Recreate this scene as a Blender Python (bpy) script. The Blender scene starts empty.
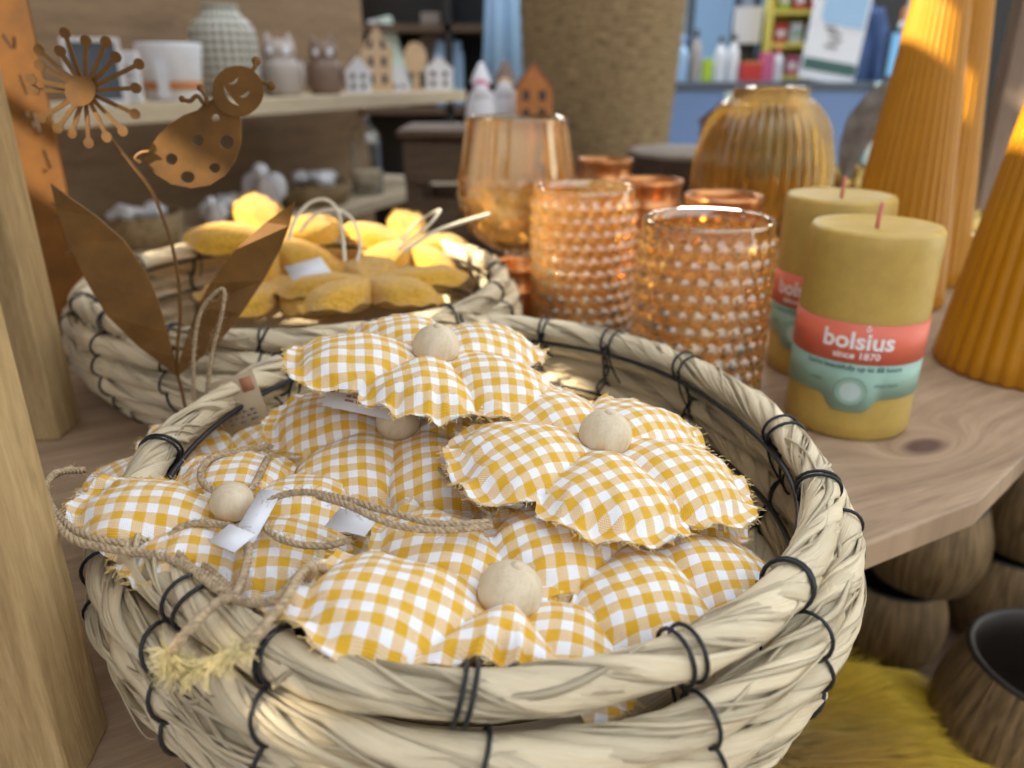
import bpy, math, random
from mathutils import Vector, Matrix, Euler, noise
PI = math.pi
R = math.radians
S = bpy.context.scene
COL = S.collection
T = 0.75                       # height of the table top above the floor; all z below are relative to it
PITCH, F, HC = R(21.9), 774.0, 0.183
CP, SP = math.cos(PITCH), math.sin(PITCH)

# ------------------------------------------------------------------ placing helpers
def ray(px, py):
    u, v = (px-512)/F, (py-384)/F
    return Vector((u, CP - v*SP, -(SP + v*CP)))
def on_z(px, py, z):           # point at height z above the table top
    d = ray(px, py); k = (z-HC)/d.z
    return Vector((d.x*k, d.y*k, z))
def on_y(px, py, y):           # point at distance y in front of the camera foot
    d = ray(px, py); k = y/d.y
    return Vector((d.x*k, y, HC + d.z*k))

# ------------------------------------------------------------------ objects
def tag(o, label=None, cat=None, group=None, kind=None):
    if label: o['label'] = label
    if cat: o['category'] = cat
    if group: o['group'] = group
    if kind: o['kind'] = kind
    return o
def thing(name, label, cat, loc=(0, 0, 0), rot=(0, 0, 0), group=None):
    o = bpy.data.objects.new(name, None); COL.objects.link(o)
    o.empty_display_size = .02
    o.location = (loc[0], loc[1], loc[2]+T); o.rotation_euler = rot
    return tag(o, label, cat, group)
def mat_of(o):
    m = Matrix.LocRotScale(o.location - Vector((0, 0, T)) if o.parent is None else o.location, o.rotation_euler, o.scale)
    return m if o.parent is None else mat_of(o.parent) @ m

class MB:
    def __init__(s): s.v = []; s.f = []; s.uv = []; s.c = []; s.m = []
    def vert(s, p, uv=(0, 0), c=1.0):
        s.v.append((p[0], p[1], p[2])); s.uv.append(uv); s.c.append(c); return len(s.v)-1
    def face(s, idx, m=0): s.f.append(tuple(idx)); s.m.append(m)
    def box(s, lo, hi, m=0, M=None, c=1.0):
        M = M or Matrix()
        i = [s.vert(M @ Vector((x, y, z)), (0, 0), c) for z in (lo[2], hi[2]) for y in (lo[1], hi[1]) for x in (lo[0], hi[0])]
        for q in ((0, 2, 3, 1), (4, 5, 7, 6), (0, 1, 5, 4), (2, 6, 7, 3), (0, 4, 6, 2), (1, 3, 7, 5)): s.face([i[k] for k in q], m)
        return s
    def prism(s, pts, z0, z1, m=0, M=None):
        M = M or Matrix(); n = len(pts)
        a = [s.vert(M @ Vector((p[0], p[1], z0))) for p in pts]; b = [s.vert(M @ Vector((p[0], p[1], z1))) for p in pts]
        s.face(a[::-1], m); s.face(b, m)
        for k in range(n): s.face((a[k], a[(k+1) % n], b[(k+1) % n], b[k]), m)
        return s
    def tube(s, path, r, n=8, closed=False, m=0, c=1.0, sect=None, caps=True, frames=None):
        L = len(path); path = [Vector(p) for p in path]; rings = []; dist = 0; up = None
        for k in range(L):
            if closed: t = path[(k+1) % L]-path[k-1]
            else: t = path[min(k+1, L-1)]-path[max(k-1, 0)]
            if t.length < 1e-9: t = Vector((0, 0, 1))
            t.normalize()
            if up is None: up = Vector((0, 0, 1)) if abs(t.z) < .9 else Vector((1, 0, 0))
            a = up - t*up.dot(t); a.normalize(); up = a; b = t.cross(a)
            if frames: a, b = frames[k]
            rr = r(k/(L-1)) if callable(r) else r
            if k: dist += (path[k]-path[k-1]).length
            rg = []
            for j in range(n):
                w = 2*PI*j/n
                x, y = (math.cos(w), math.sin(w)) if sect is None else (math.cos(w)*sect[0], math.sin(w)*sect[1])
                rg.append(s.vert(path[k] + (a*x + b*y)*rr, (dist, j/n), c))
            rings.append(rg)
        for k in range(L if closed else L-1):
            A, B = rings[k], rings[(k+1) % L]
            for j in range(n): s.face((A[j], A[(j+1) % n], B[(j+1) % n], B[j]), m)
        if not closed and caps: s.face(rings[0][::-1], m); s.face(rings[-1], m)
        return s
    def lathe(s, prof, n=48, m=0, c0=(0, 0, 0), fr=None, close=False):
        rings = []
        for (r, z) in prof:
            if r < 1e-6: rings.append([s.vert((c0[0], c0[1], c0[2]+z), (0, z))]); continue
            rg = []
            for j in range(n):
                w = 2*PI*j/n; rr = r*(fr(w, z) if fr else 1)
                rg.append(s.vert((c0[0]+rr*math.cos(w), c0[1]+rr*math.sin(w), c0[2]+z), (w/(2*PI), z)))
            rings.append(rg)
        P = list(zip(rings, rings[1:]))
        if close: P.append((rings[-1], rings[0]))
        for A, B in P:
            for j in range(n):
                k = (j+1) % n
                if len(A) == 1 and len(B) == 1: continue
                if len(A) == 1: s.face((A[0], B[j], B[k])[::-1], m)
                elif len(B) == 1: s.face((A[j], A[k], B[0]), m)
                else: s.face((A[j], A[k], B[k], B[j]), m)
        return s
    def ball(s, c, r, n=24, h=14, m=0, sq=(1, 1, 1), col=1.0):
        rings = []
        for i in range(h+1):
            a = PI*i/h; rg = []
            if i in (0, h): rg = [s.vert((c[0], c[1], c[2]-r*sq[2]*math.cos(a)), (0, 0), col)]
            else:
                for j in range(n):
                    w = 2*PI*j/n
                    rg.append(s.vert((c[0]+r*sq[0]*math.sin(a)*math.cos(w), c[1]+r*sq[1]*math.sin(a)*math.sin(w), c[2]-r*sq[2]*math.cos(a)), (0, 0), col))
            rings.append(rg)
        for A, B in zip(rings, rings[1:]):
            for j in range(n):
                k = (j+1) % n
                if len(A) == 1: s.face((A[0], B[k], B[j]), m)
                elif len(B) == 1: s.face((A[j], A[k], B[0]), m)
                else: s.face((A[j], A[k], B[k], B[j]), m)
        return s
    def build(s, name, mats, parent=None, smooth=True, bevel=0, local=False):
        me = bpy.data.meshes.new(name)
        vs = s.v
        if parent is None: org = Vector((0, 0, -T))
        if parent is not None and not local:
            inv = mat_of(parent).inverted(); vs = [inv @ Vector(p) for p in vs]
        elif parent is None:
            zmin = min(p[2] for p in vs); cx = sum(p[0] for p in vs)/len(vs); cy = sum(p[1] for p in vs)/len(vs)
            base = Vector((cx, cy, zmin)); vs = [Vector(p)-base for p in vs]
        me.from_pydata([tuple(p) for p in vs], [], s.f)
        mats = mats if isinstance(mats, (list, tuple)) else [mats]
        for mm in mats: me.materials.append(mm)
        me.polygons.foreach_set('material_index', s.m)
        me.polygons.foreach_set('use_smooth', [smooth]*len(s.f))
        ul = me.uv_layers.new(name='UVMap'); buf = []
        li = [0]*len(me.loops); me.loops.foreach_get('vertex_index', li)
        for i in li: buf += s.uv[i]
        ul.data.foreach_set('uv', buf)
        ca = me.color_attributes.new('tint', 'FLOAT_COLOR', 'POINT'); buf = []
        for c in s.c: buf += (c, c, c, 1)
        ca.data.foreach_set('color', buf)
        me.update()
        o = bpy.data.objects.new(name, me); COL.objects.link(o)
        if parent is not None: o.parent = parent
        else: o.location = base + Vector((0, 0, T))
        if bevel:
            b = o.modifiers.new('bevel', 'BEVEL'); b.width = bevel; b.segments = 2; b.limit_method = 'ANGLE'; b.angle_limit = R(40)
        return o

def spline(pts, n=12, closed=False):
    P = [Vector(p) for p in pts]; out = []; L = len(P)
    rng = range(L) if closed else range(L-1)
    for i in rng:
        if closed: p0, p1, p2, p3 = P[i-1], P[i], P[(i+1) % L], P[(i+2) % L]
        else: p0, p1, p2, p3 = P[max(i-1, 0)], P[i], P[i+1], P[min(i+2, L-1)]
        for k in range(n):
            t = k/n
            out.append(.5*((2*p1)+(p2-p0)*t+(2*p0-5*p1+4*p2-p3)*t*t+(3*p1-p0-3*p2+p3)*t**3))
    if not closed: out.append(P[-1])
    return out

# ------------------------------------------------------------------ materials
def srgb(*c):
    return tuple(((x/255)/12.92 if x/255 <= .04045 else ((x/255+.055)/1.055)**2.4) for x in c) + (1,)
class NT:
    def __init__(s, name):
        s.mat = bpy.data.materials.new(name); s.mat.use_nodes = True
        s.t = s.mat.node_tree; s.t.nodes.clear()
        s.out = s.n('ShaderNodeOutputMaterial'); s.b = s.n('ShaderNodeBsdfPrincipled')
        s.t.links.new(s.b.outputs[0], s.out.inputs[0])
    def n(s, typ, **kw):
        x = s.t.nodes.new(typ)
        for k, v in kw.items():
            if hasattr(x, k) and k not in ('inputs',): setattr(x, k, v)
        return x
    def l(s, a, b): s.t.links.new(a, b)
    def math(s, op, a, b=None, c=None):
        x = s.n('ShaderNodeMath', operation=op)
        for i, q in enumerate((a, b, c)):
            if q is None: continue
            if isinstance(q, (int, float)): x.inputs[i].default_value = q
            else: s.l(q, x.inputs[i])
        return x.outputs[0]
    def mix(s, fac, a, b, mode='MIX'):
        x = s.n('ShaderNodeMix', data_type='RGBA', blend_type=mode)
        for i, q in ((0, fac), (6, a), (7, b)):
            if isinstance(q, (int, float)): x.inputs[i].default_value = q
            elif isinstance(q, tuple): x.inputs[i].default_value = q
            else: s.l(q, x.inputs[i])
        return x.outputs[2]
    def noise(s, vec=None, scale=5, detail=4, rough=.6, dist=0):
        x = s.n('ShaderNodeTexNoise'); x.inputs['Scale'].default_value = scale; x.inputs['Detail'].default_value = detail
        x.inputs['Roughness'].default_value = rough; x.inputs['Distortion'].default_value = dist
        if vec: s.l(vec, x.inputs['Vector'])
        return x.outputs[0]
    def mapped(s, out='Object', scale=(1, 1, 1), rot=(0, 0, 0), loc=(0, 0, 0)):
        tc = s.n('ShaderNodeTexCoord'); mp = s.n('ShaderNodeMapping')
        mp.inputs['Scale'].default_value = scale; mp.inputs['Rotation'].default_value = rot; mp.inputs['Location'].default_value = loc
        s.l(tc.outputs[out], mp.inputs[0]); return mp.outputs[0]
    def ramp(s, fac, stops):
        x = s.n('ShaderNodeValToRGB'); e = x.color_ramp.elements
        while len(e) < len(stops): e.new(.5)
        for q, (p, c) in zip(e, stops): q.position = p; q.color = c
        s.l(fac, x.inputs[0]); return x.outputs[0]
    def bump(s, h, strength=.3, dist=.001):
        x = s.n('ShaderNodeBump'); x.inputs['Strength'].default_value = strength; x.inputs['Distance'].default_value = dist
        s.l(h, x.inputs['Height']); s.l(x.outputs[0], s.b.inputs['Normal'])
    def set(s, **kw):
        for k, v in kw.items():
            i = s.b.inputs[k.replace('_', ' ')]
            if isinstance(v, bpy.types.NodeSocket): s.l(v, i)
            else: i.default_value = v
        return s

def plain(name, c, rough=.6, metal=0, var=.12, scale=60, bump=.15, bd=.0005, sss=0, **kw):
    m = NT(name); n = m.noise(m.mapped(), scale, 4)
    dark = tuple(x*(1-var*1.6) for x in c[:3])+(1,); lite = tuple(min(1, x*(1+var)) for x in c[:3])+(1,)
    m.set(Base_Color=m.ramp(n, [(.3, dark), (.7, lite)]), Roughness=rough, Metallic=metal)
    if bump: m.bump(n, bump, bd)
    if sss:
        m.set(Subsurface_Weight=sss, Subsurface_Radius=(1, .5, .15), Subsurface_Scale=.012)
    for k, v in kw.items(): m.set(**{k: v})
    return m.mat
def wood(name, c1, c2, c3, axis=0, scale=8, stretch=14, rough=.65, bump=.35, rot=(0, 0, 0)):
    m = NT(name); sc = [stretch]*3; sc[axis] = 1
    v = m.mapped('Object', tuple(sc), rot)
    n1 = m.noise(v, scale, 6, .65, .6); n2 = m.noise(v, scale*7, 3, .6)
    w = m.math('ADD', m.math('MULTIPLY', n1, .7), m.math('MULTIPLY', n2, .3))
    m.set(Base_Color=m.ramp(w, [(.32, c1), (.5, c2), (.68, c3)]), Roughness=rough)
    m.bump(w, bump, .001); return m.mat
def glass(name, c, rough=.02, ior=1.45, tr=1.0, coat=False):
    m = NT(name); m.set(Base_Color=c, Roughness=rough, IOR=ior, Transmission_Weight=tr)
    if coat: m.set(Coat_Weight=1.0, Coat_IOR=coat, Coat_Roughness=.02, Coat_Tint=(1, .9, .7, 1))
    return m.mat

M = {}
# gingham: woven yellow and white checks following the cloth's own UVs (metres)
def gingham():
    m = NT('gingham'); tc = m.n('ShaderNodeTexCoord'); sp = m.n('ShaderNodeSeparateXYZ'); 
    nz = m.n('ShaderNodeTexNoise'); nz.inputs['Scale'].default_value = 45
    m.l(tc.outputs['UV'], nz.inputs['Vector'])
    vm = m.n('ShaderNodeVectorMath', operation='MULTIPLY_ADD'); vm.inputs[1].default_value = (.0022, .0022, 0)
    m.l(nz.outputs['Color'], vm.inputs[0]); m.l(tc.outputs['UV'], vm.inputs[2]); m.l(vm.outputs[0], sp.inputs[0])
    per = .0063
    def stripe(ax):
        f = m.math('FRACT', m.math('MULTIPLY', sp.outputs[ax], 1/per))
        d = m.math('ABSOLUTE', m.math('SUBTRACT', f, .5))
        return m.math('MULTIPLY', m.math('SUBTRACT', .262, d), 40)
    def cl(x):
        q = m.n('ShaderNodeClamp'); m.l(x, q.inputs[0]); return q.outputs[0]
    a, b = cl(stripe(0)), cl(stripe(1))
    th = .00052
    fa = m.math('FRACT', m.math('MULTIPLY', sp.outputs[0], 1/th)); fb = m.math('FRACT', m.math('MULTIPLY', sp.outputs[1], 1/th))
    over = m.math('GREATER_THAN', m.math('MULTIPLY', m.math('SUBTRACT', fa, .5), m.math('SUBTRACT', fb, .5)), 0)
    # warp on top -> a decides, else b decides
    y = m.math('ADD', m.math('MULTIPLY', over, a), m.math('MULTIPLY', m.math('SUBTRACT', 1, over), b))
    wash = m.noise(m.mapped('UV', (1, 1, 1)), 160, 3)
    yel = m.mix(wash, srgb(214, 158, 22), srgb(238, 190, 54))
    whi = m.mix(m.math('MULTIPLY', m.math('MAXIMUM', a, b), .30), srgb(244, 245, 252), yel)
    m.set(Base_Color=m.mix(y, whi, yel), Roughness=.9, Sheen_Weight=.15)
    wv = m.math('ADD', m.math('SINE', m.math('MULTIPLY', sp.outputs[0], 2*PI/th)), m.math('SINE', m.math('MULTIPLY', sp.outputs[1], 2*PI/th)))
    wr = m.noise(m.mapped('UV'), 260, 4)
    m.bump(m.math('ADD', m.math('MULTIPLY', wv, .12), wr), .55, .0006)
    return m.mat
M['gingham'] = gingham()
M['fray'] = plain('frayed_thread', srgb(235, 205, 140), .9, var=.2, scale=900)
M['bead'] = wood('bead_wood', srgb(200, 180, 150), srgb(215, 198, 170), srgb(224, 208, 184), 2, 60, 4, .5, .08)
def straw():
    m = NT('palm_straw'); at = m.n('ShaderNodeAttribute', attribute_name='tint')
    v = m.mapped('UV', (7, 9, 1)); n = m.noise(v, 6, 5, .6)
    v2 = m.mapped('UV', (30, 40, 1)); n2 = m.noise(v2, 3, 3)
    w = m.math('ADD', m.math('MULTIPLY', n, .65), m.math('MULTIPLY', n2, .35))
    c = m.ramp(w, [(.22, srgb(184, 150, 106)), (.36, srgb(230, 208, 168)), (.62, srgb(248, 234, 204))])
    m.set(Base_Color=m.mix(1.0, c, at.outputs[0], 'MULTIPLY'), Roughness=.55)
    m.bump(w, .8, .0009); return m.mat
M['straw'] = straw()
M['wire'] = plain('black_wire', srgb(38, 40, 46), .4, .3, bump=0)
M['jute'] = plain('jute', srgb(182, 160, 130), .9, var=.3, scale=700)
M['cream'] = plain('frayed_jute', srgb(232, 216, 160), .9, var=.2, scale=700)  # frayed jute with sunlight painted into its paler colour
def tabletop():
    m = NT('tabletop_wood'); v = m.mapped('Object', (1, 1, 1), (0, 0, R(-28)))
    tc = m.n('ShaderNodeTexCoord')
    sep = m.n('ShaderNodeSeparateXYZ'); m.l(v, sep.inputs[0])
    k = Matrix.Rotation(R(-28), 3, 'Z') @ (KNOT - Vector((0, .6, 0)))
    dx = m.math('SUBTRACT', sep.outputs[0], k.x); dy = m.math('SUBTRACT', sep.outputs[1], k.y)
    r2 = m.math('ADD', m.math('MULTIPLY', m.math('MULTIPLY', dx, dx), .25), m.math('MULTIPLY', dy, dy))
    g = m.math('DIVIDE', .0006, m.math('ADD', r2, .00012))         # pull of the knot on the grain
    gy = m.math('ADD', m.math('MULTIPLY', sep.outputs[1], 60), g)
    cb = m.n('ShaderNodeCombineXYZ'); m.l(m.math('MULTIPLY', sep.outputs[0], 5), cb.inputs[0]); m.l(gy, cb.inputs[1])
    n1 = m.noise(cb.outputs[0], 1.3, 6, .65, .5); n2 = m.noise(cb.outputs[0], 9, 3, .6)
    w = m.math('ADD', m.math('MULTIPLY', n1, .7), m.math('MULTIPLY', n2, .3))
    c = m.ramp(w, [(.3, srgb(120, 98, 78)), (.5, srgb(160, 134, 108)), (.7, srgb(188, 162, 134))])
    kn = m.ramp(m.math('MULTIPLY', r2, 6000), [(.0, (1, 1, 1, 1)), (.12, (1, 1, 1, 1)), (.5, (0, 0, 0, 1))])
    m.set(Base_Color=m.mix(kn, c, srgb(92, 66, 54)), Roughness=.6); m.bump(w, .3, .001); return m.mat
KNOT = on_z(924, 446, 0)
M['table'] = tabletop()
M['post'] = wood('sawn_pine', srgb(138, 112, 74), srgb(170, 142, 98), srgb(194, 168, 122), 2, 16, 12, .75, .7)
M['board'] = wood('grey_board', srgb(120, 100, 84), srgb(140, 120, 102), srgb(156, 136, 118), 2, 8, 8, .7)
M['rust'] = plain('rusted_steel', srgb(122, 84, 34), .65, .1, var=.22, scale=55, bump=.25)
M['rust2'] = plain('rusted_steel_orange', srgb(136, 86, 22), .75, .1, var=.22, scale=30, bump=.2)
M['terry'] = plain('mustard_terry', srgb(226, 170, 44), .95, var=.2, scale=500, bump=.9, bd=.002, Sheen_Weight=.4)
M['cord'] = plain('white_cord', srgb(232, 222, 200), .45, bump=0, var=.05)
M['paper'] = plain('white_paper', srgb(228, 230, 238), .6, bump=0, var=.03)
M['kraft'] = plain('kraft_card', srgb(188, 166, 136), .8, bump=0, var=.06)
M['ink'] = plain('ink', srgb(136, 130, 134), .7, bump=0)
M['inkred'] = plain('red_ink', srgb(190, 130, 100), .7, bump=0)
M['wax'] = plain('mustard_wax', srgb(192, 162, 84), .45, var=.07, scale=90, bump=.12, bd=.001, sss=.25)
M['cone'] = plain('yellow_wax', srgb(182, 122, 3), .42, var=.04, scale=40, bump=0, sss=.08)
M['wick'] = plain('pink_wick', srgb(214, 128, 118), .8, bump=0)
M['salmon'] = plain('salmon_label', srgb(226, 112, 88), .45, bump=0, var=.02)
M['teal'] = plain('teal_label', srgb(150, 186, 172), .45, bump=0, var=.02)
M['seal'] = plain('pale_seal', srgb(190, 212, 210), .45, bump=0, var=.02)
M['white'] = plain('white_print', srgb(244, 238, 240), .5, bump=0, var=.01)
M['darkteal'] = plain('dark_teal_print', srgb(52, 92, 88), .5, bump=0, var=.01)
M['amber'] = glass('amber_glass', (1.0, .80, .44, 1), .015, 1.5, .94, 2.1)
M['peach'] = glass('peach_glass', (1.0, .86, .58, 1), .008, 1.5, .95, 2.0)
M['honey'] = glass('honey_glass', (.74, .60, .22, 1), .03, 1.5, .93, 1.5)
M['clear'] = glass('clear_glass', (.95, .95, .93, 1), .02)
M['gold'] = plain('gold_glass', srgb(190, 160, 90), .2, .7, var=.3, scale=90)
M['copper'] = plain('copper', srgb(212, 146, 92), .3, .9, var=.15, scale=40, bump=.1)
def furm():
    m = NT('yellow_fur'); at = m.n('ShaderNodeAttribute', attribute_name='tint'); n = m.noise(m.mapped(), 60, 3)
    m.set(Base_Color=m.mix(1.0, m.ramp(n, [(.3, srgb(232, 190, 30)), (.7, srgb(250, 216, 70))]), at.outputs[0], 'MULTIPLY'), Roughness=.7, Sheen_Weight=.3); return m.mat
M['fur'] = furm()
def pot_mat():
    m = NT('grooved_stoneware'); v = m.mapped('UV', (70, 22, 1)); n = m.noise(v, 1.3, 4, .6, .3)
    m.set(Base_Color=m.ramp(n, [(.35, srgb(92, 72, 46)), (.65, srgb(150, 122, 84))]), Roughness=.42, Metallic=.25)
    m.bump(n, 1, .003); return m.mat
M['pot'] = pot_mat()
M['potin'] = plain('dark_glaze', srgb(40, 32, 26), .5, bump=0)
def seagrass():
    m = NT('seagrass'); v = m.mapped('UV', (30, 130, 1)); n = m.noise(v, 1.2, 3)
    m.set(Base_Color=m.ramp(n, [(.3, srgb(104, 84, 54)), (.7, srgb(164, 138, 98))]), Roughness=.8); m.bump(n, .6, .006); return m.mat
M['seagrass'] = seagrass()
M['ply'] = wood('brown_ply', srgb(112, 88, 62), srgb(132, 106, 78), srgb(146, 120, 90), 0, 4, 6, .7, .1)
M['shelfwood'] = wood('pale_shelf', srgb(176, 158, 130), srgb(196, 178, 150), srgb(208, 192, 166), 0, 6, 8, .6, .1)
M['darkwood'] = wood('dark_crate', srgb(62, 46, 34), srgb(88, 68, 50), srgb(112, 88, 66), 0, 8, 8, .7, .2)
M['cerw'] = plain('white_ceramic', srgb(222, 222, 228), .35, bump=0, var=.04)
M['cerg'] = plain('grey_ceramic', srgb(168, 156, 148), .5, bump=0, var=.06)
M['cerb'] = plain('brown_ceramic', srgb(122, 98, 84), .5, bump=0, var=.08)
M['housew'] = plain('pale_wood_cutout', srgb(206, 176, 140), .6, bump=0, var=.05)
M['slate'] = plain('dark_roof', srgb(80, 70, 70), .6, bump=0)
M['black'] = plain('black_plastic', srgb(26, 26, 30), .5, bump=0)
M['blue'] = plain('blue_front', srgb(116, 146, 196), .5, bump=0, var=.02)
M['counter'] = plain('counter_top', srgb(84, 94, 108), .35, bump=0, var=.03)
M['mint'] = plain('mint_panel', srgb(206, 226, 218), .5, bump=0, var=.02)
M['yellow'] = plain('yellow_rack', srgb(226, 210, 96), .5, bump=0, var=.02)
M['red'] = plain('red_pack', srgb(204, 52, 44), .5, bump=0)
M['lime'] = plain('lime_pack', srgb(184, 210, 40), .5, bump=0)
M['pink'] = plain('pink_pack', srgb(206, 100, 140), .5, bump=0)
M['navy'] = plain('navy_cloth', srgb(58, 78, 122), .9, var=.15, scale=12)
M['skyblue'] = plain('pale_blue', srgb(160, 196, 232), .5, bump=0, var=.02)
M['orange'] = plain('orange_plush', srgb(196, 128, 74), .9, bump=.3)
M['wallc'] = plain('pale_wall', srgb(176, 190, 204), .8, var=.03, scale=3, bump=0)
M['floorc'] = wood('floor_boards', srgb(86, 74, 64), srgb(104, 90, 78), srgb(118, 104, 90), 1, 2, 6, .5, .1)
M['bark'] = plain('bark', srgb(70, 56, 46), .9, var=.3, scale=40, bump=.6)
M['slice'] = wood('cut_log', srgb(118, 104, 92), srgb(142, 128, 114), srgb(158, 144, 130), 0, 8, 3)
M['lilac'] = plain('lilac_ribbon', srgb(178, 160, 200), .6, bump=0)
M['maroon'] = plain('maroon_roof', srgb(110, 60, 66), .6, bump=0)
M['dried'] = plain('grey_dried_leaf', srgb(140, 134, 128), .8, var=.25, scale=50)
def screen():
    m = NT('lit_screen'); m.set(Base_Color=srgb(40, 60, 80), Emission_Color=srgb(120, 190, 240), Emission_Strength=.7, Roughness=.3); return m.mat
M['screen'] = screen()
def plaid():
    m = NT('checked_glaze'); tc = m.n('ShaderNodeTexCoord'); s = m.n('ShaderNodeSeparateXYZ'); m.l(tc.outputs['UV'], s.inputs[0])
    a = m.math('GREATER_THAN', m.math('FRACT', m.math('MULTIPLY', s.outputs[0], 26)), .45)
    b = m.math('GREATER_THAN', m.math('FRACT', m.math('MULTIPLY', s.outputs[1], 62)), .5)
    w = m.math('MULTIPLY', m.math('ADD', a, b), .5)
    m.set(Base_Color=m.ramp(w, [(0, srgb(206, 208, 206)), (.5, srgb(150, 146, 130)), (1, srgb(112, 104, 86))]), Roughness=.5); return m.mat
M['plaid'] = plaid()

# ------------------------------------------------------------------ shell
def struct(name, lo, hi, m):
    o = MB().box(lo, hi).build(name, m, None, False); o['kind'] = 'structure'; return o
struct('floor', (-4, -2, -T-.05), (5, 6.6, -T), M['floorc'])
struct('wall_back', (-4, 6.6, -T), (5, 6.7, 2.0), M['wallc'])
struct('wall_left', (-4.1, -2, -T), (-4, 6.6, 2.0), M['wallc'])
struct('wall_right', (5, -2, -T), (5.1, 6.6, 2.0), M['wallc'])
def winpane(n, x0, x1, z0, z1):
    w = thing('window_%d' % n, 'tall pale framed window in the far wall', 'window', ((x0+x1)/2, 6.59, z0)); w['kind'] = 'structure'
    f = MB()
    for a, b in (((x0, 6.56, z0), (x0+.05, 6.6, z1)), ((x1-.05, 6.56, z0), (x1, 6.6, z1)), ((x0+.05, 6.56, z0), (x1-.05, 6.6, z0+.05)), ((x0+.05, 6.56, z1-.05), (x1-.05, 6.6, z1))): f.box(a, b)
    f.build('window_frame', M['counter'], w, False)
    MB().box((x0+.05, 6.58, z0+.05), (x1-.05, 6.59, z1-.05)).build('pane', M['skyblue'], w, False)
struct('ceiling', (-4, 2.6, 2.0), (5, 6.7, 2.05), M['wallc'])
winpane(1, 1.35, 1.75, -.1, 1.3)
winpane(2, 1.85, 2.6, -.1, 1.3)

# ------------------------------------------------------------------ display stand
stand = thing('display_stand', 'rough wooden display table with pine posts and a lower shelf, in the foreground', 'display stand', (0, .6, -T))
c0 = on_z(980, 500, 0); e0 = on_z(873, 542, 0); e1 = on_z(1024, 456, 0)
dirf = (c0-e0).normalized(); dire = (e1-c0).normalized()
a0 = c0 - dirf*.62; a1 = c0 + dire*.45
poly = [(a0.x, a0.y), (c0.x, c0.y), (a1.x, a1.y), (.78, 1.45), (.10, 1.45), (.045, .80), (-.06, .73), (-.5, .68), (-.5, a0.y+.1)]
MB().prism(poly, -.014, 0).build('tabletop', M['table'], stand, False, .0012)
ts = MB()
MB().prism([(-.35, .12), (.9, .12), (.9, 1.3), (.1, 1.3), (0, .8), (-.35, .8)], -.29, -.27).build('lower_shelf', M['darkwood'], stand, False, .002)
def post(lo, hi, rz=0, m='post', name='post'):
    cx, cy = (lo[0]+hi[0])/2, (lo[1]+hi[1])/2
    Mx = Matrix.Translation((cx, cy, 0)) @ Matrix.Rotation(rz, 4, 'Z') @ Matrix.Translation((-cx, -cy, 0))
    return MB().box(lo, hi, 0, Mx).build(name, M[m], stand, False, .0015)
POSTS = [post((-.172, .150, 0), (-.120, .176, .52), R(6)), post((-.285, .372, 0), (-.243, .398, .52), R(4))]
post((.52, .86, 0), (.80, .885, .62), R(-6), 'board', 'upright_board')
for x, y in ((-.31, .16), (-.31, .75), (.84, 1.22), (.25, .4)):
    MB().box((x-.03, y-.03, -T), (x+.03, y+.03, -.29)).build('foot_post', M['post'], stand, False, .002)
for x, y in ((-.33, .62), (.66, 1.25)):
    MB().box((x-.02, y-.02, -.27), (x+.02, y+.02, -.014)).build('shelf_post', M['post'], stand, False, .002)

# ------------------------------------------------------------------ baskets
def radial(points, cen, z):
    pr = []
    for px, py in points:
        p = on_z(px, py, z); pr.append((math.atan2(p.y-cen[1], p.x-cen[0]) % (2*PI), math.hypot(p.x-cen[0], p.y-cen[1])))
    pr.sort(); n = len(pr)
    tab = []
    for k in range(72):
        w = 2*PI*k/72
        i = max([j for j in range(n) if pr[j][0] <= w], default=-1)
        a, b = pr[i], pr[(i+1) % n]
        a0 = a[0] if i >= 0 else a[0]-2*PI; b0 = b[0] if b[0] > a0 else b[0]+2*PI
        t = (w-a0)/max(1e-6, b0-a0); tab.append(a[1]*(1-t)+b[1]*t)
    for _ in range(6): tab = [(tab[k-1]+tab[k]*2+tab[(k+1) % 72])/4 for k in range(72)]
    def f(w):
        q = (w/(2*PI)*72) % 72; k = int(q); t = q-k
        return tab[k % 72]*(1-t)+tab[(k+1) % 72]*t
    return f
RINGS = [(.0575, -.0055), (.047, .0015), (.0365, .0035), (.026, .0020), (.0155, -.003), (.0062, -.010)]
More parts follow.
